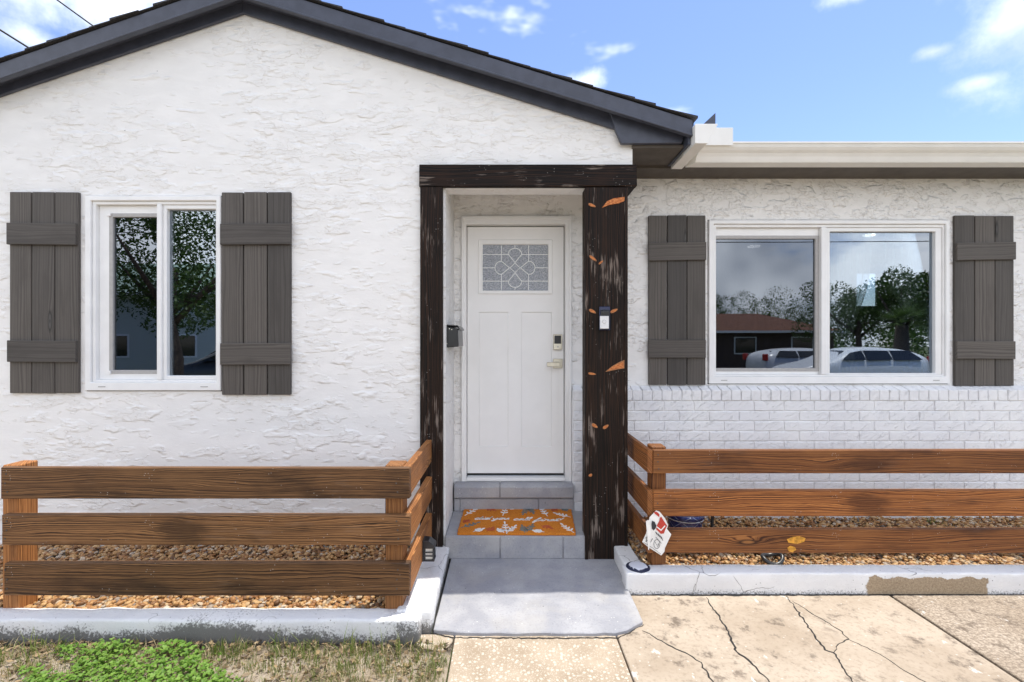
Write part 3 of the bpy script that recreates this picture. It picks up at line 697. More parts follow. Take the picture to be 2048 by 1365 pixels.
box('threshold', DX0 + 0.03, DX1 - 0.04, 3.79, 3.90, 0.411, 0.432, 'door_paint', door, 0.003)
box('threshold_base', DX0 - 0.01, DX1 + 0.01, 3.80, 3.895, 0.400, 0.4105, 'door_paint', door)
for (a, b, c, d) in ((sx0 - 0.0045, sx0 - 0.0005, sz0, sz1 + 0.0045), (sx1 + 0.0005, sx1 + 0.0055, sz0, sz1 + 0.0045), (sx0, sx1, sz1 + 0.0005, sz1 + 0.0045)):
    box('seal', a, b, YD + 0.012, YD + 0.03, c, d, 'dark_rubber', door)
lk = box('lock', DXp(1106), DXp(1124), YD - 0.022, YD - 0.0005, DZp(700), DZp(669), 'nickel', door, 0.004)
box('keypad', DXp(1108), DXp(1121.5), YD - 0.0245, YD - 0.0215, DZp(688), DZp(671.5), 'black_plastic', lk, 0.001)
def disc_y(name, x, z, r, y0, y1, mat, parent, n=16):
    v, f = prism_vf([(x + r * math.cos(2 * math.pi * k / n), z + r * math.sin(2 * math.pi * k / n)) for k in range(n)], 'y', y0, y1); me, c = mesh(v, f); return link(name, me, mat, parent, c)
disc_y('key_hole', DXp(1115), DZp(694), 0.007, YD - 0.0255, YD - 0.0215, 'screen_grey', lk)
hd = box('handle', DXp(1106), DXp(1125), YD - 0.010, YD - 0.0005, DZp(737), DZp(718), 'nickel', door, 0.003)
disc_y('handle_neck', DXp(1117), DZp(728), 0.012, YD - 0.05, YD - 0.009, 'nickel', hd)
box('lever', DXp(1092.5), DXp(1119), YD - 0.058, YD - 0.046, DZp(733), DZp(724.5), 'nickel', hd, 0.003)

# windows --------------------------------------------------------
def window(y, X0, X1, Z0, Z1, mull, sash, fixed, name='window'):
    """mull (x0,x1), sash/fixed glass rects (x0,x1,z0,z1) in metres"""
    w = sub_empty(name, ((X0 + X1) / 2, y, Z0), house)
    ring('wall_joint', X0 - 0.004, X1 + 0.004, Z0 - 0.004, Z1 + 0.004, .02, .02, .02, .02, y + 0.004, y + 0.03, 'wall_gap', w)
    t = 0.040
    ring('outer_frame', X0 + .006, X1 - .004, Z0 + .006, Z1 - .006, t, t * .75, t * .8, t * 1.4, y - 0.022, y + 0.08, 'white_vinyl', w, 0.004)
    a0, a1, b0, b1 = X0 + .006 + t + .0005, X1 - .004 - t * .75 - .0005, Z0 + .006 + t * 1.4 + .0005, Z1 - .006 - t * .8 - .0005
    ring('inner_track', a0, a1, b0, b1, .022, .012, .022, .016, y - 0.006, y + 0.075, 'white_vinyl', w, 0.003)
    box('mullion', mull[0], mull[1], y - 0.012, y + 0.07, b0 + .017, b1 - .023, 'white_vinyl', w, 0.004)
    sx0_, sx1_, sz0_, sz1_ = sash; g = 0.026
    ring('sliding_sash', a0 + .0225, mull[0] - .0004, b0 + .0165, b1 - .0225, max(.006, sx0_ - g - a0 - .0225 + .004), .003, max(.003, b1 - .0225 - sz1_ - g + .004), max(.003, sz0_ - g - b0 - .0165 + .004), y + 0.0225, y + 0.066, 'white_vinyl', w, 0.002)
    ring('screen_frame', max(sx0_ - g, a0 + .023), mull[0] - .0005, sz0_ - g, min(sz1_ + g, b1 - .023), sx0_ - max(sx0_ - g, a0 + .023), max(.004, mull[0] - sx1_), g, g, y + 0.018, y + 0.06, 'screen_grey', w, 0.002)
    box('pane', sx0_ - .004, sx1_ + .004, y + 0.034, y + 0.040, sz0_ - .004, sz1_ + .004, 'screened_glass', w)
    fx0, fx1, fz0, fz1 = fixed
    ring('fixed_sash', mull[1] + .0005, a1 - .0125, b0 + .0165, b1 - .0225, max(.004, fx0 - mull[1]), max(.004, a1 - .0125 - fx1), max(.004, b1 - .0225 - fz1), max(.004, fz0 - b0 - .0165), y + 0.004, y + 0.06, 'white_vinyl', w, 0.003)
    box('pane', fx0 - .003, fx1 + .003, y + 0.034, y + 0.040, fz0 - .003, fz1 + .003, 'window_glass', w)
    for zz in (sz0_ - g, sz1_ + g - .022): box('corner_clip', sx0_ - g - .004, sx0_ - g + .018, y + 0.006, y + 0.0175, zz, zz + .022, 'white_vinyl', w, .001)
    for xx in (X0 + .10, X1 - .14): box('drain_cover', xx, xx + .05, y - 0.0245, y - 0.0215, Z0 + .030, Z0 + .036, 'screen_grey', w)
    return w
wy = YF + 0.004
window(wy, WLx0, WLx1, WLz0, WLz1, (PX(315.5, wy), PX(325, wy)),
       (PX(221, wy), PX(314.5, wy), PZ(741, wy), PZ(433, wy)), (PX(332.5, wy), PX(433, wy), PZ(752, wy), PZ(418, wy)))
wy2 = YB + 0.004
window(wy2, RX0, RX1, RZ0, RZ1, (PX(1641, wy2), PX(1652, wy2)),
       (PX(1431, wy2), PX(1634, wy2), PZ(737, wy2), PZ(477, wy2)), (PX(1660.5, wy2), PX(1872, wy2), PZ(747, wy2), PZ(463, wy2)))

# shutters --------------------------------------------------------
def shutter(y, xs, z0, z1, battens):
    """xs: board edges (px), battens: (x0,x1,ytop,ybot,tilt)"""
    s = sub_empty('shutter', (PX((xs[0] + xs[-1]) / 2, y), y, PZ(z1, y)), house)
    for i in range(3):
        a, b = PX(xs[i], y), PX(xs[i + 1], y); j = random.uniform(-.003, .003)
        box('board', a + .0035, b - .0035, y - 0.022, y - 0.001, PZ(z1, y) + j, PZ(z0, y) + random.uniform(-.002, .003), 'shutter_wood_z', s, 0.003, jit=0.0012)
    for (x0, x1, t, bt, tl) in battens:
        yy = y - 0.0225; v = [(PX(x0, yy), 0, PZ(bt, yy)), (PX(x1, yy), 0, PZ(bt + tl, yy)), (PX(x1, yy), 0, PZ(t + tl, yy)), (PX(x0, yy), 0, PZ(t, yy))]
        vv = [(p[0], yy - 0.0, p[2]) for p in v] + [(p[0], yy - 0.020, p[2]) for p in v]
        me, c = mesh(vv, [(0, 1, 2, 3), (7, 6, 5, 4), (0, 4, 5, 1), (1, 5, 6, 2), (2, 6, 7, 3), (3, 7, 4, 0)]); bevel(me, 0.003); o = link('batten', me, 'shutter_wood_x', s, c)
ys = YF - 0.001
shutter(ys, (25, 69, 115, 163), 387, 787, [(18, 156, 447, 490, 1.5), (19, 156, 681, 724, 1.0)])
shutter(ys, (446, 490.5, 537.5, 585), 387, 789, [(443, 583, 449, 491, -1.0), (443, 583.5, 687, 730, -0.5)])
ys2 = YB - 0.001
shutter(ys2, (1295, 1332.5, 1372, 1410), 433, 770, [(1296, 1411, 487, 523, -2.0), (1295.5, 1410, 680, 716, 0.0)])
shutter(ys2, (1904, 1944.5, 1985, 2023), 433, 772, [(1910, 2027.5, 487, 522, -2.0), (1910, 2026.5, 682.5, 718, 0.5)])

# charred posts and beam ---------------------------------------------
beam = box('beam', PX(838, YP), PX(1274, YP), YP, YF - 0.002, PZ(373, YP), PZ(329, YP), 'burnt_wood_x', house, 0.004, jit=0.002)
box('beam_side', 0.846, PX(1274, YP), YF + 0.0, YB - 0.002, PZ(373, YP) + .002, PZ(331, YP), 'burnt_wood_y', house, 0.004)
lpost = box('post', PX(840, YP), PX(885, YP), YP + 0.003, YF - 0.002, 0.11, PZ(373.5, YP) - .001, 'burnt_wood_z', house, 0.004, jit=0.002)
rpost = box('post', PX(1170, YP), PX(1255.5, YP), YP, YP + 0.11, 0.030, PZ(375, YP), 'burnt_wood_z', house, 0.004, jit=0.0015)
for px in (1170, 1249): box('edge_strip', PX(px, YP - .004), PX(px + 6.5, YP - .004), YP - 0.006, YP - 0.0008, 0.036, PZ(376, YP), 'burnt_wood_z', rpost, 0.001)
def knot(poly, parent=rpost, mat='raw_knot', y=YP, rim=True):
    yy = y - 0.003; c0 = Vector((sum(p[0] for p in poly) / len(poly), sum(p[1] for p in poly) / len(poly), 0))
    if rim:
        me, c = mesh(*prism_vf([(PX(p[0], yy), PZ(p[1], yy)) for p in poly], 'y', yy - 0.0005, y - .0002)); k = link('knot_rim', me, 'knot_rim', parent, c); 
    q = [((p[0] - c0.x) * 0.80 + c0.x, (p[1] - c0.y) * 0.68 + c0.y) for p in poly] if rim else poly
    me, c = mesh(*prism_vf([(PX(p[0], yy), PZ(p[1], yy)) for p in q], 'y', yy - 0.0015, yy - 0.0001)); link('knot', me, mat, parent, c)
def leafpoly(cx_, cy_, L, h, ang, n=10):
    out = []
    for k in range(n):
        t = 2 * math.pi * k / n; x_, y_ = L / 2 * math.cos(t), h / 2 * math.sin(t) * (1 - 0.25 * math.cos(t)); a = R(ang); out.append((cx_ + x_ * math.cos(a) - y_ * math.sin(a), cy_ + x_ * math.sin(a) + y_ * math.cos(a)))
    return out
for (a, b, L, h, ang) in ((1184, 411, 17, 6, 22), (1186, 517, 19, 6, 38), (1202, 525, 12, 4, -40), (1185, 623, 16, 6.5, 28), (1228, 622, 17, 6.5, -25),
                          (1184, 748, 17, 5, 8), (1189.5, 852, 14, 7, 35), (1211.5, 854, 14, 6.5, -35), (1181, 951, 6, 8, 60), (1173.5, 481, 5, 11, 0)):
    knot(leafpoly(a, b, L, h, ang))
knot([(1204, 416), (1214, 403), (1228, 397), (1251, 394), (1252, 401), (1238, 407), (1220, 410)], mat='raw_knot', rim=False)
knot([(1211, 744), (1224, 733), (1238, 725), (1250, 720), (1250.5, 737), (1236, 739), (1222, 742)], rim=True)

# eaves, fascia, soffits ------------------------------------------------
YR = 3.160                          # front face of the rake boards
def rz(x): 
    ax, az = PX(478, YR), PZ(-41, YR)
    return az - (ax - x) * 0.348 if x < ax else az - (x - ax) * 0.309
RAX = PX(478, YR); REX = PX(1385, YR); RLX = -4.85
def band(name, xs, top, bot, y0, y1, mat, parent, bev=0.0):
    pts = [(x, top(x)) for x in xs] + [(x, bot(x)) for x in reversed(xs)]
    return prism(name, pts, 'y', y0, y1, mat, parent, bev)
FH = 0.112
for xs in ((RLX, RAX), (RAX, REX)):
    band('rake_board', xs, lambda x: rz(x) - 0.004, lambda x: rz(x) - FH + 0.012, YR, YR + 0.024, 'charcoal_paint', house, 0.002)
    band('drip_lip', xs, lambda x: rz(x) - FH + 0.013, lambda x: rz(x) - FH, YR - 0.006, YR + 0.030, 'charcoal_paint', house, 0.002)
for xs in ((RLX, APX), (APX, 0.80)):
    band('frieze_board', xs, lambda x: rake_z(x) + 0.20, lambda x: rake_z(x) + random.uniform(-.001, .001), YF - 0.026, YF - 0.003, 'charcoal_paint', house, 0.003)
    band('rake_soffit', xs, lambda x: rz(x) - FH + 0.055, lambda x: rz(x) - FH + 0.045, YR + 0.024, YF - 0.002, 'charcoal_paint', house)
# eave return at the right foot of the gable
yc = 3.235
prism('eave_return', [(PX(1219, yc), PZ(222, yc)), (PX(1232, yc), PZ(262, yc)), (PX(1243, yc), PZ(287.5, yc)), (PX(1364, yc), PZ(286, yc)), (PX(1371, yc), PZ(262, yc))], 'y', yc, yc + 0.03, 'charcoal_paint', house, 0.003)
box('eave_soffit', XE - 0.006, REX - 0.02, yc + 0.031, 3.60, 2.855, 2.875, 'soffit_paint', house)
box('eave_soffit', REX - 0.02 - 0.38, XW, 3.601, YB - 0.001, 2.838, 2.856, 'soffit_paint', house)
box('eave_fascia', REX - 0.019, REX - 0.001, YR + 0.03, 3.58, 2.845, 2.975, 'charcoal_paint', house)
box('eave_fascia', REX + 0.02, XW, 3.578, 3.598, 2.836, 2.98, 'soffit_paint', house)
# roof slabs with shingle courses
roof = sub_empty('roof', (RAX, 5.0, 3.0), house)
for xs in ((RLX - .02, RAX), (RAX, REX + 0.02)):
    pts = [(x, rz(x) + 0.006) for x in xs] + [(x, rz(x) - 0.02) for x in reversed(xs)]
    prism('roof_deck', pts, 'y', YR + 0.03, 9.2, 'asphalt_shingle', roof)
nC = 22
for (xa, xb) in ((RLX - .03, RAX), (REX + 0.03, RAX)):
    for i in range(nC):
        t0, t1 = i / nC, (i + 1.35) / nC; t1 = min(t1, 1.0)
        x0_, x1_ = xa + (xb - xa) * t0, xa + (xb - xa) * t1; zz0, zz1 = rz(x0_), rz(x1_); h = random.uniform(.010, .019)
        pts = [(x0_, zz0 + 0.007 + .003), (x1_, zz1 + 0.0075), (x1_, zz1 + 0.0075 + .004), (x0_, zz0 + 0.007 + h)]
        prism('shingle_course', pts, 'y', YR - random.uniform(0.004, 0.020), 9.2, 'asphalt_shingle', roof)
pts = [(3.56, 2.985), (9.2, 2.985 + 5.64 * 0.30), (9.2, 2.955 + 5.64 * 0.30), (3.56, 2.955)]
prism('roof_deck', pts, 'x', REX + 0.022, XW + 0.3, 'asphalt_shingle', roof)
# gutters
def kprof(back, lip, z0, zt):     # outline of a K-style gutter (horizontal position, height), open top closed thinly
    d = lip - back; H = zt - z0
    return [(back, zt), (back, z0), (back + d * .56, z0), (back + d * .60, z0 + H * .10), (back + d * .66, z0 + H * .30), (back + d * .74, z0 + H * .46), (back + d * .84, z0 + H * .58), (back + d * .92, z0 + H * .72), (back + d * .96, z0 + H * .86), (lip - d * .04, z0 + H * .88), (lip, z0 + H * .90), (lip, zt)]
GZ0, GZ1 = 2.822, 2.948
g1 = sub_empty('gutter', (1.3, 3.3, GZ0), house)
prism('trough', kprof(REX + .001, PX(1434, 3.12), GZ0, GZ1), 'y', 3.125, 3.575, 'gutter_white', g1, 0.0)
prism('end_cap', kprof(REX + .000, PX(1434.6, 3.12), GZ0 - .001, GZ1 + .001), 'y', 3.115, 3.1245, 'gutter_white', g1, 0.0015)
g2 = sub_empty('gutter', (3.0, 3.5, GZ0), house)
LIPX = PX(1434, 3.12)
def mitre_gutter():
    pr = kprof(3.577, 3.405, 2.836, 2.958); n = len(pr); V = []
    for (y, z) in pr: V.append((REX + (3.577 - y) * 0 + 0.004 + (LIPX - REX) * (1 - (y - 3.405) / 0.172) * 1.0 if False else REX + 0.11 + (3.577 - y) * 0.35, y, z))
    for (y, z) in pr: V.append((XW, y, z))
    Fc = [tuple(range(n)), tuple(range(2 * n - 1, n - 1, -1))] + [(i, (i + 1) % n, n + (i + 1) % n, n + i) for i in range(n)]
    me, c = mesh(V, Fc); link('trough', me, 'gutter_white', g2, c)
mitre_gutter()
box('splash_guard', LIPX - 0.03, PX(1466, 3.40), 3.398, 3.402, GZ1 - 0.02, PZ(256, 3.4), 'gutter_white', g2, 0.0008)
prism('flashing', [(PX(1403, 3.55), PZ(252, 3.55)), (PX(1431, 3.55), PZ(226, 3.55)), (PX(1431, 3.55), PZ(256, 3.55))], 'y', 3.55, 3.556, 'charcoal_paint', roof)

# rooms behind the windows -----------------------------------------------
def room(name, x0, x1, y0, y1, z0, z1, mat, hole=None):
    parts = []
    def q(a, b, c, d): parts.append(([a, b, c, d], [(0, 1, 2, 3)]))
    t = 0.03
    def bx(*a): parts.append((box_v(*a), BF))
    bx(x0 - t, x0, y0, y1, z0, z1); bx(x1, x1 + t, y0, y1, z0, z1); bx(x0 - t, x1 + t, y0, y1, z0 - t, z0); bx(x0 - t, x1 + t, y0, y1, z1, z1 + t)
    if hole:
        hx0, hx1, hz0, hz1 = hole
        bx(x0, hx0, y1, y1 + t, z0, z1); bx(hx1, x1, y1, y1 + t, z0, z1); bx(hx0, hx1, y1, y1 + t, z0, hz0); bx(hx0, hx1, y1, y1 + t, hz1, z1)
    else: bx(x0, x1, y1, y1 + t, z0, z1)
    multi(name, parts, mat, house)
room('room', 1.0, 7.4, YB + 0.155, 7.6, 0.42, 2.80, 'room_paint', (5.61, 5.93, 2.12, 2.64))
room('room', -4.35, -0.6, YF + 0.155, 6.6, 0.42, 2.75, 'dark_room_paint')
for (a, b, c_) in ((3.26, 6.25, 0.075), (4.28, 5.6, 0.06)):
    v, f = prism_vf([(a + c_ * math.cos(2 * math.pi * k / 20), b + c_ * math.sin(2 * math.pi * k / 20)) for k in range(20)], 'z', 2.785, 2.799); me, c = mesh(v, f)
    tag(link('downlight', me, 'downlight_glow', None, c), 'lit round ceiling light seen through the wide window' if a < 4 else 'small lit ceiling light deeper inside, above the curtained pane', 'ceiling light')
def curtain(xa0, xb0, xa1, xb1, tie, label, y=YB + 0.22):
    V = []; nx, nz = 60, 26; z0, z1 = 1.0, 2.62; Fc = []
    for j in range(nz + 1):
        t = j / nz; z = z0 + (z1 - z0) * t
        k = math.exp(-((t - tie) / 0.22) ** 2) if tie else 0
        l, r_ = xa0 + (xa1 - xa0) * k, xb0 + (xb1 - xb0) * k
        for i in range(nx + 1):
            u = i / nx; V.append((l + (r_ - l) * u, y + 0.022 * math.sin(u * 46 + 0.6 * math.sin(t * 5)) * (0.6 + 0.4 * (1 - k)), z))
    for j in range(nz):
        for i in range(nx): Fc.append((j * (nx + 1) + i, j * (nx + 1) + i + 1, (j + 1) * (nx + 1) + i + 1, (j + 1) * (nx + 1) + i))
    me, c = mesh(V, Fc, True); o = link('sheer_curtain', me, 'sheer_cloth', None, c); tag(o, label, 'curtain')
yq = YB + 0.22
curtain(PX(1418, yq), PX(1640, yq), PX(1418, yq), PX(1632, yq), 0.10, 'wide white sheer curtain behind the screened sliding pane')
curtain(PX(1648, yq), PX(1745, yq), PX(1672, yq), PX(1705, yq), 0.33, 'white sheer curtain tied back beside the window mullion')
curtain(PX(1770, yq), PX(1885, yq), PX(1835, yq), PX(1876, yq), 0.33, 'white sheer curtain tied back at the shutter side of the wide window')

# ---------------------------------------------------------------- front steps
steps = thing('front_steps', (0.07, 3.5, 0.03), 'grey painted block steps leading up to the white front door', 'steps')
TZ = 0.192
box('tread', -0.417, 0.60, 3.254, 3.74, 0.10, TZ, 'grey_floor_paint', steps, 0.006)
jx = [-0.419, PX(1000, 3.25), PX(1126, 3.25), 0.60]
for a, b in zip(jx, jx[1:]): box('block', a + .002, b - .002, 3.247, 3.285, 0.036, TZ - 0.003, 'grey_floor_paint', steps, 0.005)
box('riser_core', -0.415, 0.60, 3.262, 3.78, 0.03, 0.099, 'grey_floor_paint', steps)
box('sill_core', -0.407, 0.528, 3.738, 3.83, 0.15, 0.396, 'grey_floor_paint', steps)
ub = [-0.409, PX(1000, 3.72), 0.531]
for a, b in zip(ub, ub[1:]):
    v, f = prism_vf([(3.722, 0.297), (3.712, 0.304), (3.714, 0.385), (3.735, 0.404), (3.80, 0.4085), (3.80, 0.297)], 'x', a + .002, b - .002); me, c = mesh(v, f); bevel(me, 0.004); link('brick', me, 'grey_floor_paint', steps, c)
lb = [-0.409, PX(920, 3.73), PX(1077, 3.73), 0.531]
for a, b in zip(lb, lb[1:]): box('brick', a + .002, b - .002, 3.727, 3.76, 0.193, 0.290, 'grey_floor_paint', steps, 0.004)

# ---------------------------------------------------------------- doormat
matz = TZ + 0.018
fl, fr, br, bl = G(914, 1066, matz), G(1152, 1067, matz), G(1142, 1015.5, matz), G(929, 1015, matz)
mat_root = thing('doormat', (0.07, 3.45, TZ), 'orange coir doormat printed with pale leaf sprigs and script lettering', 'doormat')
def matpt(u, v): return fl.lerp(fr, u).lerp(bl.lerp(br, u), v)
corners = [matpt(0, 0), matpt(1, 0), matpt(1, 1), matpt(0, 1)]
def mat_body():
    pts = []
    for i in range(4):
        a, b = corners[i], corners[(i + 1) % 4]; k = 24
        for j in range(k): q = a.lerp(b, j / k); pts.append((q.x + random.uniform(-.002, .002), q.y + random.uniform(-.002, .002)))
    prism('coir_pad', pts, 'z', TZ + 0.0005, matz, 'coir', mat_root, 0.003)
mat_body()
def mat_zoom(zx, zy): return G(900 + zx / 7.585, 1000 + zy / 7.585, matz)
LET = {'d': ([(0.9, .8), (.5, 1), (.1, .6), (.2, .1), (.6, 0), (.95, .7), (1.1, 2.0), (1.0, .3), (1.3, .05)], 1.35), 'i': ([(0, .1), (.3, 1), (.3, .2), (.6, .05)], .65),
       'y': ([(0, .9), (.1, .3), (.45, .1), (.8, .9), (.75, -.2), (.5, -1), (.2, -.8), (.6, -.1), (1.1, .3)], 1.15), 'o': ([(.6, 1), (.15, .8), (.1, .2), (.5, 0), (.85, .4), (.65, .95), (1.1, .8)], 1.1),
       'u': ([(0, .9), (.1, .2), (.4, 0), (.75, .9), (.8, .2), (1.1, .1)], 1.15), 'c': ([(.8, .85), (.45, 1), (.1, .5), (.3, .05), (.9, .2)], .95), 'a': ([(.8, .85), (.4, 1), (.1, .5), (.3, 0), (.75, .8), (.8, .2), (1.1, .1)], 1.1),
       'l': ([(0, .1), (.5, 1.4), (.45, 2), (.25, 1.8), (.25, .3), (.6, .05)], .65), 'f': ([(0, .1), (.5, 1.5), (.5, 2), (.3, 1.8), (.2, 0), (.1, -.9), (.3, -1), (.4, -.2), (.7, .1)], .8),
       'r': ([(0, .1), (.2, 1), (.3, .8), (.6, .85), (.6, .2), (.9, .1)], .85), 's': ([(0, .1), (.4, 1), (.6, .4), (.4, 0), (.1, .1), (.8, .1)], .8), 't': ([(0, .1), (.35, 1.7), (.25, .2), (.6, .05)], .6), '!': ([(.35, 2), (.15, .55)], .5)}
def write_word(word, zx0, zx1, zy_base):
    a, b = mat_zoom(zx0, zy_base), mat_zoom(zx1, zy_base); tot = sum(LET[c][1] for c in word); sx = (b.x - a.x) / tot; sy = 0.030
    run = []; x = 0; extra = []
    for ch in word:
        pts, adv = LET[ch]
        if ch == '!': extra.append([(x + p[0], p[1]) for p in pts]); extra.append([(x + .05, .12), (x + .1, .0)])
        else: run += [(x + p[0], p[1]) for p in pts]
        if ch == 'i': extra.append([(x + .42, 1.45), (x + .5, 1.55)])
        if ch == 't': extra.append([(x - .05, 1.25), (x + .65, 1.35)])
        x += adv
    parts = []
    for line in [run] + extra:
        p3 = [Vector((a.x + (p[0] + 0.35 * p[1]) * sx, a.y + p[1] * sy, matz - .001)) for p in line]
        p3 = smooth_line(p3, 5) if len(p3) > 2 else p3
        parts.append(ribbon_vf(p3, 0.0085, h=0.003))
    multi('lettering', parts, 'white_print', mat_root)
write_word('did', 365, 610, 300); write_word('you', 640, 900, 300); write_word('call', 955, 1215, 312); write_word('first!', 1270, 1690, 322)
def sprig(zx0, zy0, zx1, zy1, mat, nl=4, size=0.035):
    a, b = mat_zoom(zx0, zy0), mat_zoom(zx1, zy1); d = (b - a); L = d.length; d.normalize(); s = Vector((-d.y, d.x, 0)); parts = [ribbon_vf([a + Vector((0, 0, -.001)), b + Vector((0, 0, -.001))], 0.006, h=.0025)]
    def leaf(c, ang, l, w):
        v = []; n = 8; dd = d * math.cos(ang) + s * math.sin(ang); ss = Vector((-dd.y, dd.x, 0))
        for k in range(n):
            t = 2 * math.pi * k / n; v.append(c + dd * (l / 2 + l / 2 * math.cos(t)) + ss * (w / 2 * math.sin(t)))
        parts.append(prism_vf([(p.x, p.y) for p in v], 'z', matz - .001, matz + .0028))
    for i in range(nl):
        c = a + d * L * (0.25 + 0.7 * i / nl)
        for sg in (-1, 1): leaf(c, sg * R(48), size * random.uniform(.8, 1.15) * (1.1 - 0.4 * i / nl), size * 0.42)
    leaf(b - d * size * .3, 0, size, size * .45)
    multi('leaf_print', parts, mat, mat_root)
for a in ((225, 240, 420, 120), (800, 240, 860, 105), (1480, 250, 1370, 120), (1830, 265, 1600, 205), (860, 515, 830, 350), (1880, 500, 1700, 375), (1000, 140, 950, 130), (350, 485, 490, 445), (860, 500, 990, 400), (1430, 490, 1290, 470), (820, 500, 740, 450)):
    sprig(*a, 'white_print', 3, 0.034)
for a in ((165, 425, 420, 350), (1190, 120, 1110, 215), (1190, 120, 1260, 200), (1140, 500, 1095, 400), (1160, 490, 1250, 385), (1780, 180, 1720, 130)): sprig(*a, 'teal_print', 3, 0.036)
for a in ((540, 130, 660, 160), (200, 310, 260, 330), (560, 480, 640, 430), (1380, 390, 1520, 430), (1530, 140, 1600, 160)): sprig(*a, 'red_print', 2, 0.04)

# ---------------------------------------------------------------- curbs round the planting beds
lc = thing('planter_curb', (-2.0, 2.47, 0), 'low white painted curb with black mildew along its foot beside the lawn', 'curb')
rough_bar('curb_run', -5.0, PX(838, 2.393), 2.406, 2.526, -0.05, 0.106, 'curb_paint', lc, bev=0.016, amp=0.007)
rough_bar('curb_return', -0.575, -0.388, 2.475, 3.285, -0.05, 0.118, 'curb_paint', lc, bev=0.014, amp=0.006)
rc = thing('planter_curb', (2.5, 2.9, 0), 'low white painted curb with a peeled tan patch along the driveway', 'curb')
rough_bar('curb_run', 0.72, 5.2, 2.853, 2.968, -0.05, 0.129, 'curb_paint', rc, bev=0.012, amp=0.004)
rough_bar('curb_return', 0.738, 0.852, 2.969, 3.30, -0.05, 0.129, 'curb_paint', rc, bev=0.012, amp=0.004)
q = G(1279, 1137, 0.131)
st = lathe('post_stub', [(0.072, -0.10), (0.072, 0.003), (0.060, 0.005), (0.054, 0.011), (0.046, 0.013), (0.02, 0.013)], (q.x - .004, 2.928, 0.130), 'post_cap_paint')
tag(st, 'round pale cut-off post stub with navy stained rim set into the curb corner', 'post stub')

# ---------------------------------------------------------------- gravel
def gravel(name, x0, x1, y0, y1, z, size, n, holes=()):
    bm = bmesh.new(); bmesh.ops.create_icosphere(bm, subdivisions=2, radius=1.0); bv = np.array([v.co[:] for v in bm.verts]); bf = np.array([[v.index for v in f.verts] for f in bm.faces]); bm.free()
    xs = rng.uniform(x0, x1, n); ysn = rng.uniform(y0, y1, n)
    keep = np.ones(n, bool)
    for (a, b, c, d) in holes: keep &= ~((xs > a) & (xs < b) & (ysn > c) & (ysn < d))
    xs, ysn = xs[keep], ysn[keep]; n = len(xs)
    sc = rng.uniform(0.55, 1.25, n)[:, None] * size * rng.uniform(0.6, 1.25, (n, 3)); sc[:, 2] *= 0.65
    ang = rng.uniform(0, 2 * np.pi, n); tl = rng.uniform(-.6, .6, n)
    pv = bv[None] * (1 + 0.16 * np.sin(bv[None, :, [1, 2, 0]] * 3.1 + rng.uniform(0, 6, (n, 1, 3)))) * sc[:, None, :]
    ct, stt = np.cos(tl)[:, None], np.sin(tl)[:, None]; X_, Z_ = pv[..., 0] * ct - pv[..., 2] * stt, pv[..., 0] * stt + pv[..., 2] * ct
    ca, sa = np.cos(ang)[:, None], np.sin(ang)[:, None]; Y_ = pv[..., 1]
    hz = np.array([0.016 * noise.noise(Vector((a * 4, b * 4, 2))) for a, b in zip(xs, ysn)]) + rng.uniform(-.012, .006, n) + 0.030 * (ysn - y0) / (y1 - y0)
    V = np.stack([X_ * ca - Y_ * sa + xs[:, None], X_ * sa + Y_ * ca + ysn[:, None], Z_ + z + hz[:, None]], -1).reshape(-1, 3)
    Fc = (bf[None] + (np.arange(n) * len(bv))[:, None, None]).reshape(-1, 3)
    me = bpy.data.meshes.new('m'); me.vertices.add(len(V)); me.vertices.foreach_set('co', V.ravel().astype(np.float32))
    me.loops.add(Fc.size); me.loops.foreach_set('vertex_index', Fc.ravel().astype(np.int32)); me.polygons.add(len(Fc))
    me.polygons.foreach_set('loop_start', np.arange(0, Fc.size, 3, dtype=np.int32)); me.polygons.foreach_set('use_smooth', np.ones(len(Fc), bool)); me.update(); me.validate()
    o = link(name, me, 'river_pebble', None, (0, 0, 0), 'stuff'); return o
tag(gravel('gravel', -3.9, -0.56, 2.53, YF, 0.088, 0.0155, 9000), 'brown river pebbles filling the bed below the shuttered narrow window', 'gravel')
tag(gravel('gravel', 0.86, 4.5, 2.972, YK + .02, 0.105, 0.0135, 10500), 'brown river pebbles filling the bed below the brick sill', 'gravel')
box('bed_soil', -5.0, -0.57, 2.515, YF, -0.04, 0.082, 'sandy_soil', kind='structure')
box('bed_soil', 0.84, 5.2, 2.96, YB, -0.04, 0.095, 'sandy_soil', kind='structure')

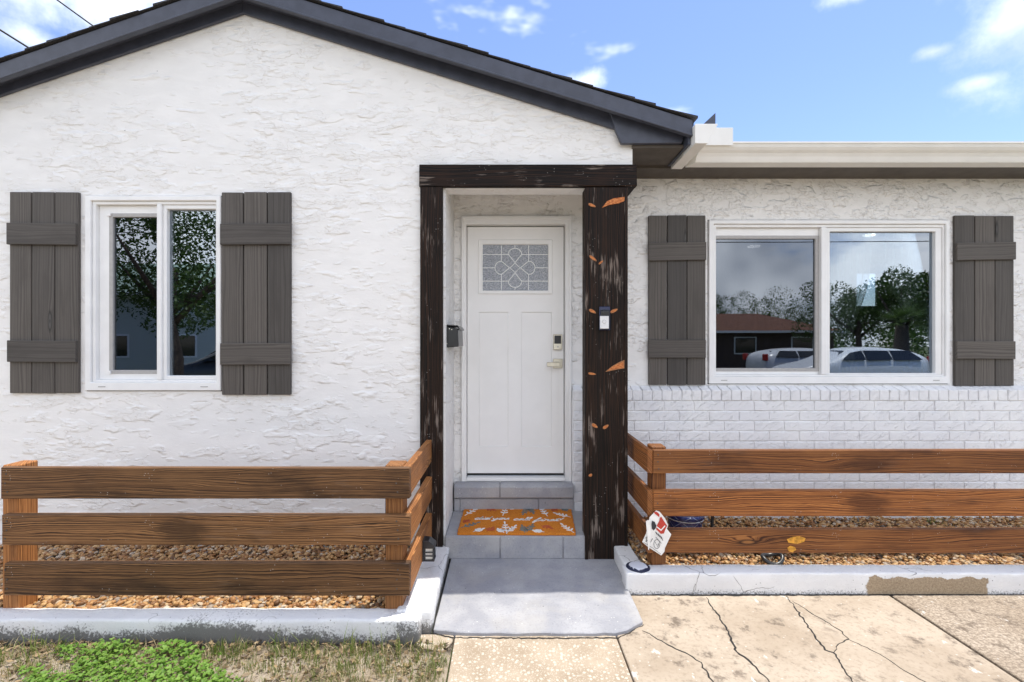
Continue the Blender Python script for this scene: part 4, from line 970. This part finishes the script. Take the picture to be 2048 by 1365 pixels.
# ---------------------------------------------------------------- fences
def nail(x, y, z, parent, axis='y', sgn=-1):
    n = 8; r_ = 0.0045
    if axis == 'y': v, f = prism_vf([(x + r_ * math.cos(2 * math.pi * k / n), z + r_ * math.sin(2 * math.pi * k / n)) for k in range(n)], 'y', y - .0015, y + .001)
    else: v, f = prism_vf([(y + r_ * math.cos(2 * math.pi * k / n), z + r_ * math.sin(2 * math.pi * k / n)) for k in range(n)], 'x', x - .0015, x + .001)
    me, c = mesh(v, f); link('nail', me, 'steel_nail', parent, c)
LY = 2.480
lf = thing('rail_fence', (-1.5, 2.53, 0.1), 'low brown-stained timber fence round the bed below the narrow shuttered window', 'fence')
lrails = [(936, 998), (1031, 1091), (1127, 1192)]; lx = [(0.5, 819), (3, 819), (6, 819)]
LXc = PX(819.5, LY)
for (t, b), (xa, xb) in zip(lrails, lx):
    z1_, z0_ = PZ(t, LY), PZ(b, LY)
    rail = box('rail', PX(xa, LY), LXc, LY, LY + 0.038, z0_, z1_, 'rail_wood_x', lf, 0.004, jit=0.0025)
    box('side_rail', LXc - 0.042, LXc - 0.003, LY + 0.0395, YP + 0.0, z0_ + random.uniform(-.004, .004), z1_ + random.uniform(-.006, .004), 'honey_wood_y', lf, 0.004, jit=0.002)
    for px_ in (12, 795):
        for fr_ in (0.22, 0.5, 0.8): nail(PX(px_ + random.uniform(-3, 3), LY), LY, z0_ + (z1_ - z0_) * fr_, rail)
pz = 0.862
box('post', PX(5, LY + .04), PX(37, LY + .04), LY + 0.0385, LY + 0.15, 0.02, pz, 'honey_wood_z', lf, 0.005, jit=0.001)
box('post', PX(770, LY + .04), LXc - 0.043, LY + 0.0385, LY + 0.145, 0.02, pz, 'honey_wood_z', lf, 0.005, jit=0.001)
RY = 2.930
rf = thing('rail_fence', (2.2, 2.98, 0.1), 'low orange-brown timber fence round the bed below the wide window', 'fence')
rrails = [(900.5, 947.5), (981, 1033), (1060, 1107.5)]
RXc = PX(1306.5, RY)
for k, (t, b) in enumerate(rrails):
    z1_, z0_ = PZ(t, RY), PZ(b, RY)
    rail = box('rail', RXc, 3.75, RY, RY + 0.038, z0_, z1_, 'red_rail_wood_x', rf, 0.004, jit=0.0025)
    box('side_rail', PX(1295.5, RY), RXc - 0.0015, RY + 0.001, YK - 0.01, z0_, z1_, 'red_rail_wood_y', rf, 0.004, jit=0.002)
    for fr_ in (0.2, 0.5, 0.8): nail(PX(1317 + random.uniform(-2, 2), RY), RY, z0_ + (z1_ - z0_) * fr_, rail)
    if k == 2:
        kn = [(1577, 1086), (1574, 1079), (1586, 1074), (1600, 1073), (1611, 1077), (1608, 1084), (1594, 1088)]
        for poly in (kn, [(1575, 1096), (1581, 1092), (1590, 1095), (1592, 1100), (1585, 1105), (1577, 1103)]):
            yy = RY - .001
            me, c = mesh(*prism_vf([(PX(p[0], yy), PZ(p[1], yy)) for p in poly], 'y', yy - .0015, RY + .0015)); link('knot', me, 'amber_knot', rail, c)
box('post', RXc, PX(1332, RY + .04), RY + 0.0385, RY + 0.13, 0.03, 0.865, 'red_rail_wood_z', rf, 0.006, jit=0.001)
box('post', 3.62, 3.71, RY + 0.0385, RY + 0.13, 0.03, 0.865, 'red_rail_wood_z', rf, 0.006, jit=0.001)

# ---------------------------------------------------------------- small things
# mailbox on the side wall of the porch
mb = thing('mailbox', (XR + .05, 3.5, 1.48), 'black metal mailbox mounted on the wall left of the white door', 'mailbox')
mx1 = -0.333; my0, my1 = 3.34, 3.70
prism('box_body', [(XR + .001, 1.480), (mx1, 1.487), (mx1 - .006, 1.615), (XR + .001, 1.630)], 'y', my0, my1, 'black_metal', mb, 0.004)
prism('lid', [(XR + .001, 1.632), (XR + .001, 1.642), (mx1 - .005, 1.637), (mx1 + .008, 1.614), (mx1 + .002, 1.605), (mx1 - .010, 1.630)], 'y', my0 - .004, my1 + .004, 'black_metal', mb, 0.002)
for (a, b) in ((899, 658), (903.5, 659.5), (894, 688)): disc_y('rivet', PX(a, my0), PZ(b, my0), 0.0035, my0 - .0022, my0 + .001, 'nickel', mb, 8)
# doorbell on the wide post
db = thing('doorbell', (PX(1209, YP), YP, PZ(650, YP)), 'silver and navy video doorbell on the wide charred post', 'doorbell')
box('back_plate', PX(1198, YP), PX(1219.5, YP), YP - 0.016, YP - 0.0005, PZ(661, YP), PZ(614, YP), 'navy_plastic', db, 0.004)
v, f = prism_vf([(YP - .016, PZ(620, YP)), (YP - .034, PZ(623, YP)), (YP - .030, PZ(659, YP)), (YP - .016, PZ(659, YP))], 'x', PX(1200, YP), PX(1217.5, YP)); me, c = mesh(v, f); bevel(me, .003); link('camera_body', me, 'black_plastic', db, c)
box('face_plate', PX(1199.5, YP - .03), PX(1217.3, YP - .03), YP - 0.040, YP - 0.0345, PZ(658, YP - .035), PZ(632.5, YP - .035), 'silver_face', db, 0.002)
disc_y('button_ring', PX(1208.5, YP - .04), PZ(644, YP - .04), 0.0135, YP - 0.0415, YP - 0.0395, 'screen_grey', db, 20)
disc_y('button', PX(1208.5, YP - .04), PZ(644, YP - .04), 0.0108, YP - 0.0432, YP - 0.0412, 'silver_face', db, 20)
disc_y('lens', PX(1208.5, YP - .035), PZ(626.5, YP - .035), 0.008, YP - 0.0375, YP - 0.030, 'black_metal', db, 16)
# solar lantern on the side rails
sl = thing('fence_lantern', (LXc, 2.90, 0.192), 'small black caged solar lantern on the timber fence beside the steps', 'lantern')
ly0, ly1 = 2.865, 2.935; lx0_ = LXc + 0.0; zb_, zt_ = 0.192, 0.318
prism('back_plate', [(ly0 - .003, zb_), (ly1 + .003, zb_), (ly1 + .003, zt_), (ly0 - .003, zt_)], 'x', lx0_ - .0025, lx0_ + .006, 'black_plastic', sl, 0.0015)
prism('hood', [(lx0_ + .006, 0.318), (lx0_ + .036, 0.316), (lx0_ + .072, 0.288), (lx0_ + .072, 0.270), (lx0_ + .006, 0.270)], 'y', ly0 - .003, ly1 + .003, 'black_plastic', sl, 0.002)
box('lamp_panel', lx0_ + .008, lx0_ + .056, ly0 + .010, ly1 - .010, 0.2005, 0.2695, 'lamp_panel', sl, 0.0015)
for (a, b) in ((lx0_ + .008, ly0), (lx0_ + .060, ly0), (lx0_ + .008, ly1 - .008), (lx0_ + .060, ly1 - .008)): box('cage_bar', a, a + .008, b, b + .008, 0.2002, 0.2698, 'black_plastic', sl)
for zz in (0.221, 0.243):
    box('cage_hoop', lx0_ + .0165, lx0_ + .0595, ly0 + .0005, ly0 + .007, zz, zz + .006, 'black_plastic', sl)
    box('cage_hoop', lx0_ + .0605, lx0_ + .0675, ly0 + .0085, ly1 - .0085, zz, zz + .006, 'black_plastic', sl)
box('base_plate', lx0_ + .006, lx0_ + .070, ly0 - .002, ly1 + .002, 0.192, 0.200, 'black_plastic', sl, 0.0015)
# glazed pot behind the fence
pc = P(1378, 1080, 3.22)
pot = thing('flower_pot', (pc.x, 3.22, 0.10), 'navy glazed pot with pale lattice lines behind the orange-brown fence', 'pot')
pr = [(0.060, 0.0), (0.074, 0.004), (0.098, 0.10), (0.112, 0.20), (0.118, 0.235), (0.124, 0.238), (0.125, 0.262), (0.116, 0.264), (0.108, 0.24), (0.02, 0.225)]
lathe('pot_body', pr, (pc.x - .02, 3.24, 0.10), 'glazed_pot', pot, 32)
tube('pot_stripe', [(pc.x - .02 + 0.1195 * math.cos(2 * math.pi * k / 32), 3.24 + 0.1195 * math.sin(2 * math.pi * k / 32), 0.10 + 0.228) for k in range(33)], 0.003, 'silver_face', pot, 6)
# black stake beside it
tag(tube('garden_stake', [P(1425, 1100, 3.30), P(1424, 1050, 3.31), P(1426, 1020, 3.33), P(1425, 1000, 3.33)], [0.010, 0.011, 0.011, 0.009], 'black_plastic'), 'thin black garden stake standing in pebbles beside the navy pot', 'garden stake')
# black plastic loop hanging over the curb edge
def loop():
    c = G(1547, 1120, 0.135); pts = []
    for k in range(25):
        t = 2 * math.pi * k / 24; pts.append((c.x + 0.060 * math.cos(t), c.y + .012 + 0.040 * math.sin(t), 0.140 + 0.014 * math.sin(t + .4) + 0.010 * math.cos(t * 2)))
    o = tube('hose_loop', pts, 0.013, 'black_plastic', None, 10, caps=False); tag(o, 'black rubber hose loop lying on the white curb edge', 'hose')
loop()
# paper tag hanging on the corner of the right fence
yt = RY - 0.018
tg = thing('hang_tag', (PX(1312, yt), yt, PZ(1112, yt)), 'torn white paper tag with red print hanging on the fence corner', 'tag')
def sheet(name, poly, y, mat, bend=0.012, thick=0.0012):
    """paper outline in zoom pixels (10.24x, origin 1280,1010), softly bent in depth"""
    def pt(zx, zy, dy):
        px, py = 1280 + zx / 10.24, 1010 + zy / 10.24; yy = y - bend * (zx - 300) / 300.0 + dy; q_ = P(px, py, y); return (q_.x, yy, q_.z)
    n = len(poly); V = [pt(a, b, 0) for a, b in poly] + [pt(a, b, thick) for a, b in poly]
    Fc = [tuple(range(n)), tuple(range(2 * n - 1, n - 1, -1))] + [(i, (i + 1) % n, n + (i + 1) % n, n + i) for i in range(n)]
    me, c = mesh(V, Fc); bm = bmesh.new(); bm.from_mesh(me); bmesh.ops.triangulate(bm, faces=bm.faces); bm.to_mesh(me); bm.free(); return link(name, me, mat, tg, c)
sheet('paper', [(55, 775), (130, 600), (200, 260), (330, 115), (400, 140), (500, 260), (565, 400), (540, 480), (625, 590), (500, 880), (495, 945), (430, 1030), (180, 880)], yt, 'paper')
sheet('red_print', [(405, 260), (430, 240), (500, 350), (545, 420), (520, 470), (480, 580), (420, 590), (330, 500), (350, 410), (390, 330)], yt - .0035, 'paper_red', thick=.0008)
sheet('red_print', [(285, 150), (340, 140), (395, 190), (390, 250), (300, 180)], yt - .0035, 'paper_red', thick=.0008)
sheet('white_stripe', [(340, 435), (425, 500), (500, 410), (510, 430), (428, 530), (330, 455)], yt - .0050, 'paper', thick=.0006)
sheet('ink_print', [(250, 330), (300, 350), (335, 430), (320, 480), (280, 530), (245, 490), (240, 400)], yt - .0035, 'paper_ink', thick=.0008)
sheet('paper_roll', [(130, 350), (170, 320), (215, 340), (230, 600), (190, 935), (175, 930), (160, 700)], yt - .012, 'paper', bend=.012, thick=.004)
def ink(pts, w=7.0):
    q = [P(1280 + a / 10.24, 1010 + b / 10.24, yt - 0.003 - 0.012 * (a - 300) / 300.0) for a, b in pts]; v, f = ribbon_vf(q, w / 10.24 * yt / F, up=Vector((0, -1, 0)), h=.0012); return v, f
marks = [ink(smooth_line([(345 + 62 * math.cos(t * .5236) , 805 + 92 * math.sin(t * .5236)) + (0,) for t in range(13)], 3) and [(345 + 62 * math.cos(t * .2618), 805 + 92 * math.sin(t * .2618)) for t in range(25)]),
         ink([(310, 760), (345, 830), (385, 790), (360, 870)]), ink([(310, 550), (345, 610), (330, 560), (380, 640), (370, 590), (410, 670), (405, 620), (440, 700), (435, 650), (470, 735)], 9), ink([(320, 660), (440, 790)], 8), ink([(100, 690), (145, 650), (120, 760), (155, 720)], 9), ink([(215, 770), (260, 690)], 8), ink([(75, 770), (250, 880), (430, 1010)], 5)]
multi('ink_lines', marks, 'paper_ink', tg)

# ---------------------------------------------------------------- plants in the beds and the lawn strip
def blades(name, pts, mat, hmin, hmax, wid, label, lean=0.5, kind='stuff'):
    V = []; Fc = []
    for (x, y, z) in pts:
        h = random.uniform(hmin, hmax); a = random.uniform(0, 6.28); l = random.uniform(0.1, lean) * h; w = wid * random.uniform(.6, 1.2); b = random.uniform(0, 6.28)
        dx, dy = math.cos(a) * l, math.sin(a) * l; sx_, sy_ = math.cos(b) * w / 2, math.sin(b) * w / 2; i = len(V)
        V += [(x - sx_, y - sy_, z), (x + sx_, y + sy_, z), (x + dx * .35 + sx_ * .8, y + dy * .35 + sy_ * .8, z + h * .6), (x + dx * .35 - sx_ * .8, y + dy * .35 - sy_ * .8, z + h * .6), (x + dx, y + dy, z + h * random.uniform(.8, 1))]
        Fc += [(i, i + 1, i + 2, i + 3), (i + 3, i + 2, i + 4)]
    me = bpy.data.meshes.new('m'); me.from_pydata(V, [], Fc); o = link(name, me, mat, None, (0, 0, 0), kind); 
    if label: tag(o, label, 'grass')
    return o
def tufts(n, x0, x1, y0, y1, per, spread, dens=None):
    out = []
    while len(out) < n * per:
        x, y = random.uniform(x0, x1), random.uniform(y0, y1)
        if dens and random.random() > dens(x, y): continue
        for _ in range(per): out.append((x + random.gauss(0, spread), min(y + random.gauss(0, spread), 2.385), -0.015))
    return out
nd = lambda x, y: max(0, (0.40 + 0.25 * (x + 2.2)) + 1.1 * noise.noise(Vector((x * 2.2, y * 2.2, 5))))
blades('grass', tufts(620, -3.4, -0.29, 1.75, 2.36, 9, .017, nd), 'grass_blade', 0.02, 0.085, 0.0034, 'sparse green grass tufts on sandy soil before the mildewed curb')
blades('grass', tufts(1100, -3.4, -0.29, 1.75, 2.38, 9, .024, lambda x, y: .5), 'dry_grass', 0.012, 0.055, 0.003, 'dry straw-coloured grass scattered on sandy soil before the curb', lean=1.6)
tall = []
for px_ in (55, 100, 450, 555, 620, 690, 705, 750, 800):
    q = G(px_, 1312, 0.0)
    for _ in range(9): tall.append((q.x + random.gauss(0, .02), min(q.y + random.gauss(0, .015), 2.38), -0.01))
blades('grass', tall, 'grass_blade', 0.08, 0.17, 0.004, 'taller green grass blades sprouting against the mildewed curb', lean=0.7)
def litter():
    V = []; Fc = []
    for _ in range(2600):
        x, y = random.uniform(-3.4, -0.29), 2.40 - abs(random.gauss(0, .28)); a = random.uniform(0, 6.28); l = random.uniform(.006, .022); w = l * random.uniform(.15, .5); z = random.uniform(-.006, .012); t = random.uniform(-.008, .008)
        c_, s_ = math.cos(a), math.sin(a); i = len(V)
        V += [(x - c_ * l, y - s_ * l, z), (x + s_ * w, y - c_ * w, z + t), (x + c_ * l, y + s_ * l, z + t * .5), (x - s_ * w, y + c_ * w, z - t)]; Fc.append((i, i + 1, i + 2, i + 3))
    me = bpy.data.meshes.new('m'); me.from_pydata(V, [], Fc); tag(link('leaf_litter', me, 'litter', None, (0, 0, 0), 'stuff'), 'brown leaf litter and dead stems scattered on sandy soil', 'leaf litter')
mk_leaf('litter', (0.06, 0.04, 0.025), (0.34, 0.24, 0.13), 0.1)
litter()
def clover():
    V = []; Fc = []
    for _ in range(2600):
        while True:
            px_, py_ = random.uniform(40, 520), random.uniform(1292, 1420)
            e = noise.noise(Vector((px_ * .012, py_ * .02, 1))) * 1.6
            edge = 1 - abs((px_ - 250) / 205) ** 2 - max(0, (1318 - py_) / 32) ** 1.5 + e * .6
            if px_ < 200: edge -= (200 - px_) / 150 * max(0, (1352 - py_) / 40)
            if edge > 0.15 + random.uniform(-.25, .25): break
        q = G(px_, py_, 0.0); hh = random.uniform(0.008, 0.045) * min(1, .5 + edge); ph = random.uniform(0, 6.28); rr = random.uniform(.006, .0115)
        tx, ty = random.uniform(-.5, .5), random.uniform(-.5, .5); i0 = len(V); V.append((q.x, q.y, hh))
        ring_ = []
        for k in range(12):
            t = ph + 2 * math.pi * k / 12; r2 = rr * (0.62 + 0.38 * abs(math.cos(1.5 * (t - ph)))); V.append((q.x + r2 * math.cos(t), q.y + r2 * math.sin(t), hh + r2 * (tx * math.cos(t) + ty * math.sin(t)) + .002)); ring_.append(len(V) - 1)
        for k in range(12): Fc.append((i0, ring_[k], ring_[(k + 1) % 12]))
    me = bpy.data.meshes.new('m'); me.from_pydata(V, [], Fc); tag(link('clover', me, 'clover_leaf', None, (0, 0, 0), 'stuff'), 'bright green clover patch on the soil before the mildewed curb', 'clover')
clover()
def stalks():
    pts = []
    for (px_, py_) in ((110, 1200), (120, 1198), (250, 1205), (300, 1205), (315, 1206), (440, 1207), (600, 1208), (700, 1206)):
        for _ in range(3): q = G(px_, py_, 0.1); pts.append((q.x + random.gauss(0, .015), q.y + random.uniform(0, .1), 0.08))
    for k in range(60): pts.append((random.uniform(-3.2, -.7), random.uniform(2.56, 2.9), 0.09))
    blades('dry_grass', pts, 'dry_grass', 0.03, 0.10, 0.003, 'dry straw stalks standing in pebbles below the narrow window', lean=0.9)
    pts = [(random.uniform(1.5, 3.5), random.uniform(3.0, 3.5), 0.10) for k in range(240)]
    blades('dry_grass', pts, 'dry_grass', 0.015, 0.06, 0.0025, 'dry straw stalks lying in pebbles behind the orange-brown fence', lean=1.8)
    g0 = G(1868, 1052, 0.1); pts = [(g0.x + random.gauss(0, .05), g0.y + random.gauss(0, .03), 0.10) for k in range(60)]
    blades('grass', pts, 'grass_blade', 0.03, 0.08, 0.004, 'small green weed tuft in pebbles under the brick wall', lean=.8)
stalks()

# ---------------------------------------------------------------- overhead cables
def cable(a, b, r_, label, sag=0.05):
    pts = [a.lerp(b, t / 12) - Vector((0, 0, sag * 4 * (t / 12) * (1 - t / 12))) for t in range(13)]
    tag(tube('power_cable', pts, r_, 'cable_black', None, 6), label, 'cable', 'service cables over the roof')
def ray(px, py, d): return Vector((0, 0, EYE)) + Vector(((px - VX) / F, 1, (VY - py) / F)) * d
cable(ray(-420, -210, 7.0), ray(330, 262, 9.5), 0.017, 'thick black service cable running down behind the charcoal rake board')
cable(ray(-240, -262, 7.0), ray(470, 252, 9.5), 0.013, 'thinner black service cable running down nearest the gable peak')
cable(ray(-300, -82, 8.0), ray(160, 214, 10.0), 0.008, 'faint thin cable running down close to the lower roof edge')

# ---------------------------------------------------------------- across the street (mirrored in the windows)
def leaf_cloud(n, blobs, size):
    """blobs: (x,y,z,r) -> random leaf quads near the blob surfaces"""
    V = np.zeros((n, 4, 3)); w = np.array([b[3] ** 2 for b in blobs]); w /= w.sum(); ch = rng.choice(len(blobs), n, p=w); B = np.array(blobs)[ch]
    d = rng.normal(size=(n, 3)); d /= np.linalg.norm(d, axis=1)[:, None]; c = B[:, :3] + d * (B[:, 3] * rng.uniform(.45, 1.08, n) ** 0.6)[:, None]
    a = rng.normal(size=(n, 3)); a /= np.linalg.norm(a, axis=1)[:, None]; b = np.cross(a, rng.normal(size=(n, 3))); b /= np.linalg.norm(b, axis=1)[:, None]; s = size * rng.uniform(.6, 1.3, n)[:, None]
    V[:, 0] = c - a * s; V[:, 1] = c + b * s * .5; V[:, 2] = c + a * s; V[:, 3] = c - b * s * .5
    return V.reshape(-1, 3)
def tree(x, y, h, rad, label, n=8000, size=0.065):
    t = thing('broadleaf_tree', (x, y, -0.05), label, 'tree', 'trees across the street')
    z0 = -0.05; pts = [(x, y, z0), (x + .1, y, h * .2), (x - .05, y + .1, h * .42), (x + .1, y, h * .62)]
    tube('trunk', pts, [.24 * h / 6, .18 * h / 6, .14 * h / 6, .07 * h / 6], 'bark', t, 10)
    for k in range(5):
        a = k * 1.3 + random.random(); tube('limb', [(x, y, h * .36 + .1 * k), (x + math.cos(a) * rad * .4, y + math.sin(a) * rad * .4, h * .55), (x + math.cos(a) * rad * .75, y + math.sin(a) * rad * .75, h * .70)], [.09 * h / 6, .06 * h / 6, .02], 'bark', t, 7)
    blobs = [(x + random.gauss(0, rad * .45), y + random.gauss(0, rad * .45), h * random.uniform(.45, .90), rad * random.uniform(.20, .42)) for k in range(20)]
    V = leaf_cloud(n, blobs, size); me = bpy.data.meshes.new('m'); Fc = np.arange(len(V)).reshape(-1, 4); me.from_pydata(V.tolist(), [], Fc.tolist())
    o = link('crown', me, 'tree_leaf', t, (0, 0, 0)); 
    return t
def far_wood():
    blobs = []
    for k in range(190):
        x = random.uniform(-60, 95); blobs.append((x, -50 + random.gauss(0, 3), random.uniform(.6, 3.6) + 1.2 * noise.noise(Vector((x * .12, 0, 0))), random.uniform(1.2, 2.3)))
    V = leaf_cloud(30000, blobs, 0.22); me = bpy.data.meshes.new('m'); me.from_pydata(V.tolist(), [], np.arange(len(V)).reshape(-1, 4).tolist())
    tag(link('distant_wood', me, 'tree_leaf', None, (0, 0, 0), 'stuff'), 'far green line of trees along the horizon mirrored behind the parked cars', 'woods')
far_wood()
tree(-8.6, -5.6, 5.6, 2.6, 'broad leafy tree by the street, mirrored in the narrow window', 14000, 0.055)
tree(17.9, -13.8, 5.6, 1.9, 'tall open-crowned tree mirrored at the right edge of the wide window', 10000)
tree(18.3, -17.0, 5.0, 2.2, 'rounded green tree mirrored beside the curtain in the wide window')
tree(13.8, -33, 5.6, 2.4, 'dark tree behind the terracotta roof, mirrored at the left edge of the wide window')
tree(19.0, -35, 6.2, 2.6, 'taller dark tree rising over the terracotta roof ridge')
tree(24.5, -34, 5.8, 3.4, 'broad dark tree mirrored next to the window mullion')
tree(36.0, -32, 6.0, 4.0, 'spreading tree mirrored low behind the parked white cars')
tree(-17.0, -10.0, 6.5, 2.6, 'dark tree before the green-roofed house, mirrored in the screened narrow pane', 3600)
def palm(x, y, h):
    t = thing('palm_tree', (x, y, -0.05), 'short fan palm with thick trunk mirrored in the wide window', 'palm')
    tube('trunk', [(x, y, -.05), (x, y, h * .3), (x + .03, y, h * .62)], [.30, .27, .20], 'bark', t, 12)
    V = []; Fc = []
    for k in range(40):
        a = random.uniform(0, 6.28); el = random.uniform(-.4, 1.4); L = random.uniform(.8, 1.2); d = Vector((math.cos(a) * math.cos(el), math.sin(a) * math.cos(el), math.sin(el))); s = d.cross(Vector((0, 0, 1))).normalized(); c = Vector((x, y, h * .64))
        for m_ in range(9):
            an = (m_ - 4) * .2; e = (d * math.cos(an) + s * math.sin(an)); i = len(V); b0 = c + d * L * .35; tip = b0 + e * L * .75 - Vector((0, 0, .18 * L)); n_ = s * .028
            V += [tuple(b0 - n_), tuple(b0 + n_), tuple(tip)]; Fc.append((i, i + 1, i + 2))
        i = len(V); n_ = s * .015; V += [tuple(c - n_), tuple(c + n_), tuple(c + d * L * .4 + n_), tuple(c + d * L * .4 - n_)]; Fc.append((i, i + 1, i + 2, i + 3))
    me = bpy.data.meshes.new('m'); me.from_pydata(V, [], Fc); link('crown', me, 'palm_leaf', t, (0, 0, 0))
palm(15.1, -10.4, 3.6)

def car(x, y, flip, paint, label, H=1.62, L=4.5):
    c = thing('parked_car', (x, y, -0.03), label, 'car', 'cars parked in the street'); s = -1 if flip else 1; z0 = -0.03
    # stations along the length: (t, half width, sill z, belt z, roof z, roof half width)
    S = [(0.0, .62, .42, .62, .64, .55), (.03, .80, .30, .74, .78, .70), (.16, .88, .26, .88, .92, .74), (.27, .90, .24, .97, 1.02, .72), (.40, .91, .24, 1.00, H - .10, .60), (.52, .91, .24, 1.02, H, .62), (.72, .91, .24, 1.05, H - .02, .62), (.86, .90, .26, 1.07, H - .10, .60), (.95, .88, .30, 1.08, 1.24, .66), (1.0, .80, .40, .95, .98, .66)]
    V = []; Fc = []; n = 10
    for (t, hw, sl_, bl_, rf_, rw) in S:
        xx = x + s * (t - .5) * L
        for (yy, zz) in ((hw * .9, sl_), (hw, sl_ + .12), (hw * 1.0, (sl_ + bl_) / 2), (hw * .97, bl_), (rw, rf_ - .03), (rw * .6, rf_)): V.append((xx, y + yy, z0 + zz))
        for (yy, zz) in ((rw * .6, rf_), (rw, rf_ - .03), (hw * .97, bl_), (hw * 1.0, (sl_ + bl_) / 2), (hw, sl_ + .12), (hw * .9, sl_)): V.append((xx, y - yy, z0 + zz))
    n = 12
    for i in range(len(S) - 1):
        for k in range(n): Fc.append((i * n + k, i * n + (k + 1) % n, (i + 1) * n + (k + 1) % n, (i + 1) * n + k))
    Fc += [tuple(range(n)), tuple(range((len(S) - 1) * n, len(S) * n))]
    me, cc = mesh(V, Fc, True); bo = link('body', me, paint, c, cc); sm = bo.modifiers.new('smooth', 'SUBSURF'); sm.levels = 2; sm.render_levels = 2
    for sg in (-1, 1):
        for (ta, tb, tc, td) in ((.335, .50, .425, .50), (.515, .69, .515, .69), (.705, .90, .705, .84)):
            pts = [(ta, 1.03, .885), (tb, 1.05, .885), (td, H - .13, .665), (tc, H - .13 if tc > .43 else H - .20, .665)]
            v = [(x + s * (t - .5) * L, y + sg * (w + .022), z0 + z) for t, z, w in pts]; v2 = [(p[0], p[1] - sg * .05, p[2]) for p in v]
            me, cc = mesh(v + v2, [(0, 1, 2, 3), (7, 6, 5, 4), (0, 4, 5, 1), (1, 5, 6, 2), (2, 6, 7, 3), (3, 7, 4, 0)]); link('side_window', me, 'car_glass', c, cc)
        tl_ = x + s * (.965 - .5) * L; box('tail_light', min(tl_, tl_ + s * .16), max(tl_, tl_ + s * .16), y + sg * .78 - .09, y + sg * .78 + .09, z0 + .90, z0 + 1.16, 'tail_red', c, 0.02)
        for t in (.19, .80):
            wx = x + s * (t - .5) * L; wc = Vector((wx, y + sg * .80, z0 + .33))
            def dsk(r_, a, b, nm, mt, par):
                v, f = prism_vf([(wx + r_ * math.cos(2 * math.pi * k / 20), z0 + .33 + r_ * math.sin(2 * math.pi * k / 20)) for k in range(20)], 'y', min(a, b), max(a, b)); me, c2 = mesh(v, f); return link(nm, me, mt, par, c2)
            wh = dsk(.33, y + sg * .70, y + sg * .93, 'wheel', 'tyre', c); dsk(.21, y + sg * .92, y + sg * .94, 'rim', 'silver_face', wh)
    ws = [(.275, 1.05, .66), (.395, 1.47, .56)]
    for (pa, pb) in (((.290, 1.00, .66), (.400, H - .16, .52)), ((.962, 1.10, .58), (.895, H - .17, .52))):
        v = [(x + s * (pa[0] - .5) * L - 0.0, y - pa[2], z0 + pa[1] + .03), (x + s * (pa[0] - .5) * L, y + pa[2], z0 + pa[1] + .03), (x + s * (pb[0] - .5) * L, y + pb[2], z0 + pb[1] + .03), (x + s * (pb[0] - .5) * L, y - pb[2], z0 + pb[1] + .03)]
        v2 = [(p[0], p[1], p[2] - .05) for p in v]; me, cc = mesh(v + v2, [(0, 1, 2, 3), (7, 6, 5, 4), (0, 4, 5, 1), (1, 5, 6, 2), (2, 6, 7, 3), (3, 7, 4, 0)]); link('windscreen', me, 'car_glass', c, cc)
    return c
car(11.4, -8.2, False, 'car_white', 'white sport utility car mirrored behind the tied curtain in the wide window', 1.47)
car(12.3, -11.6, True, 'car_white', 'white hatchback mirrored low in the screened pane of the wide window', 1.42)
car(-8.4, -8.4, False, 'car_dark', 'dark car mirrored at the foot of the narrow window', 1.50)
def far_house(name, x0, x1, y0, y1, eave, ridge, wall, roofm, label):
    h = thing(name, ((x0 + x1) / 2, (y0 + y1) / 2, -0.05), label, 'house', 'houses across the street')
    box('wall', x0, x1, y0, y1, -.05, eave, wall, h)
    o = .5; V = [(x0 - o, y0 - o, eave), (x1 + o, y0 - o, eave), (x1 + o, y1 + o, eave), (x0 - o, y1 + o, eave), (x0 + 2.6, (y0 + y1) / 2, ridge), (x1 - 2.6, (y0 + y1) / 2, ridge)]
    me, c = mesh(V, [(3, 2, 1, 0), (0, 1, 5, 4), (2, 3, 4, 5), (1, 2, 5), (3, 0, 4)]); link('roof', me, roofm, h, c)
    ring_ = box('eave_trim', x0 - o, x1 + o, y1 + o - .02, y1 + o + .03, eave - .12, eave + .02, 'white_vinyl', h)
    for k in range(3):
        xx = x0 + (x1 - x0) * (.18 + .3 * k); w_ = box('window', xx, xx + 1.4, y1 - .02, y1 + .03, .9, 2.0, 'white_vinyl', h); box('pane', xx + .08, xx + 1.32, y1 + .031, y1 + .04, .98, 1.92, 'car_glass', w_)
far_house('neighbour_house', 8.5, 20.5, -30, -22, 2.35, 3.7, 'brown_wall', 'terracotta', 'low dark house with terracotta hip roof mirrored in the wide window')
far_house('neighbour_house', -24, -13.5, -24, -15.5, 3.9, 6.0, 'pale_siding', 'green_metal_roof', 'pale house with light green roof mirrored in the narrow window')
for k, (zz, yy) in enumerate(((6.6, -15.0), (7.2, -15.2), (8.3, -15.4))):
    cable(Vector((-30, yy, zz + .3)), Vector((45, yy, zz + .3)), 0.02, ('lowest', 'middle', 'highest')[k] + ' street cable mirrored across the wide window', 0.5)
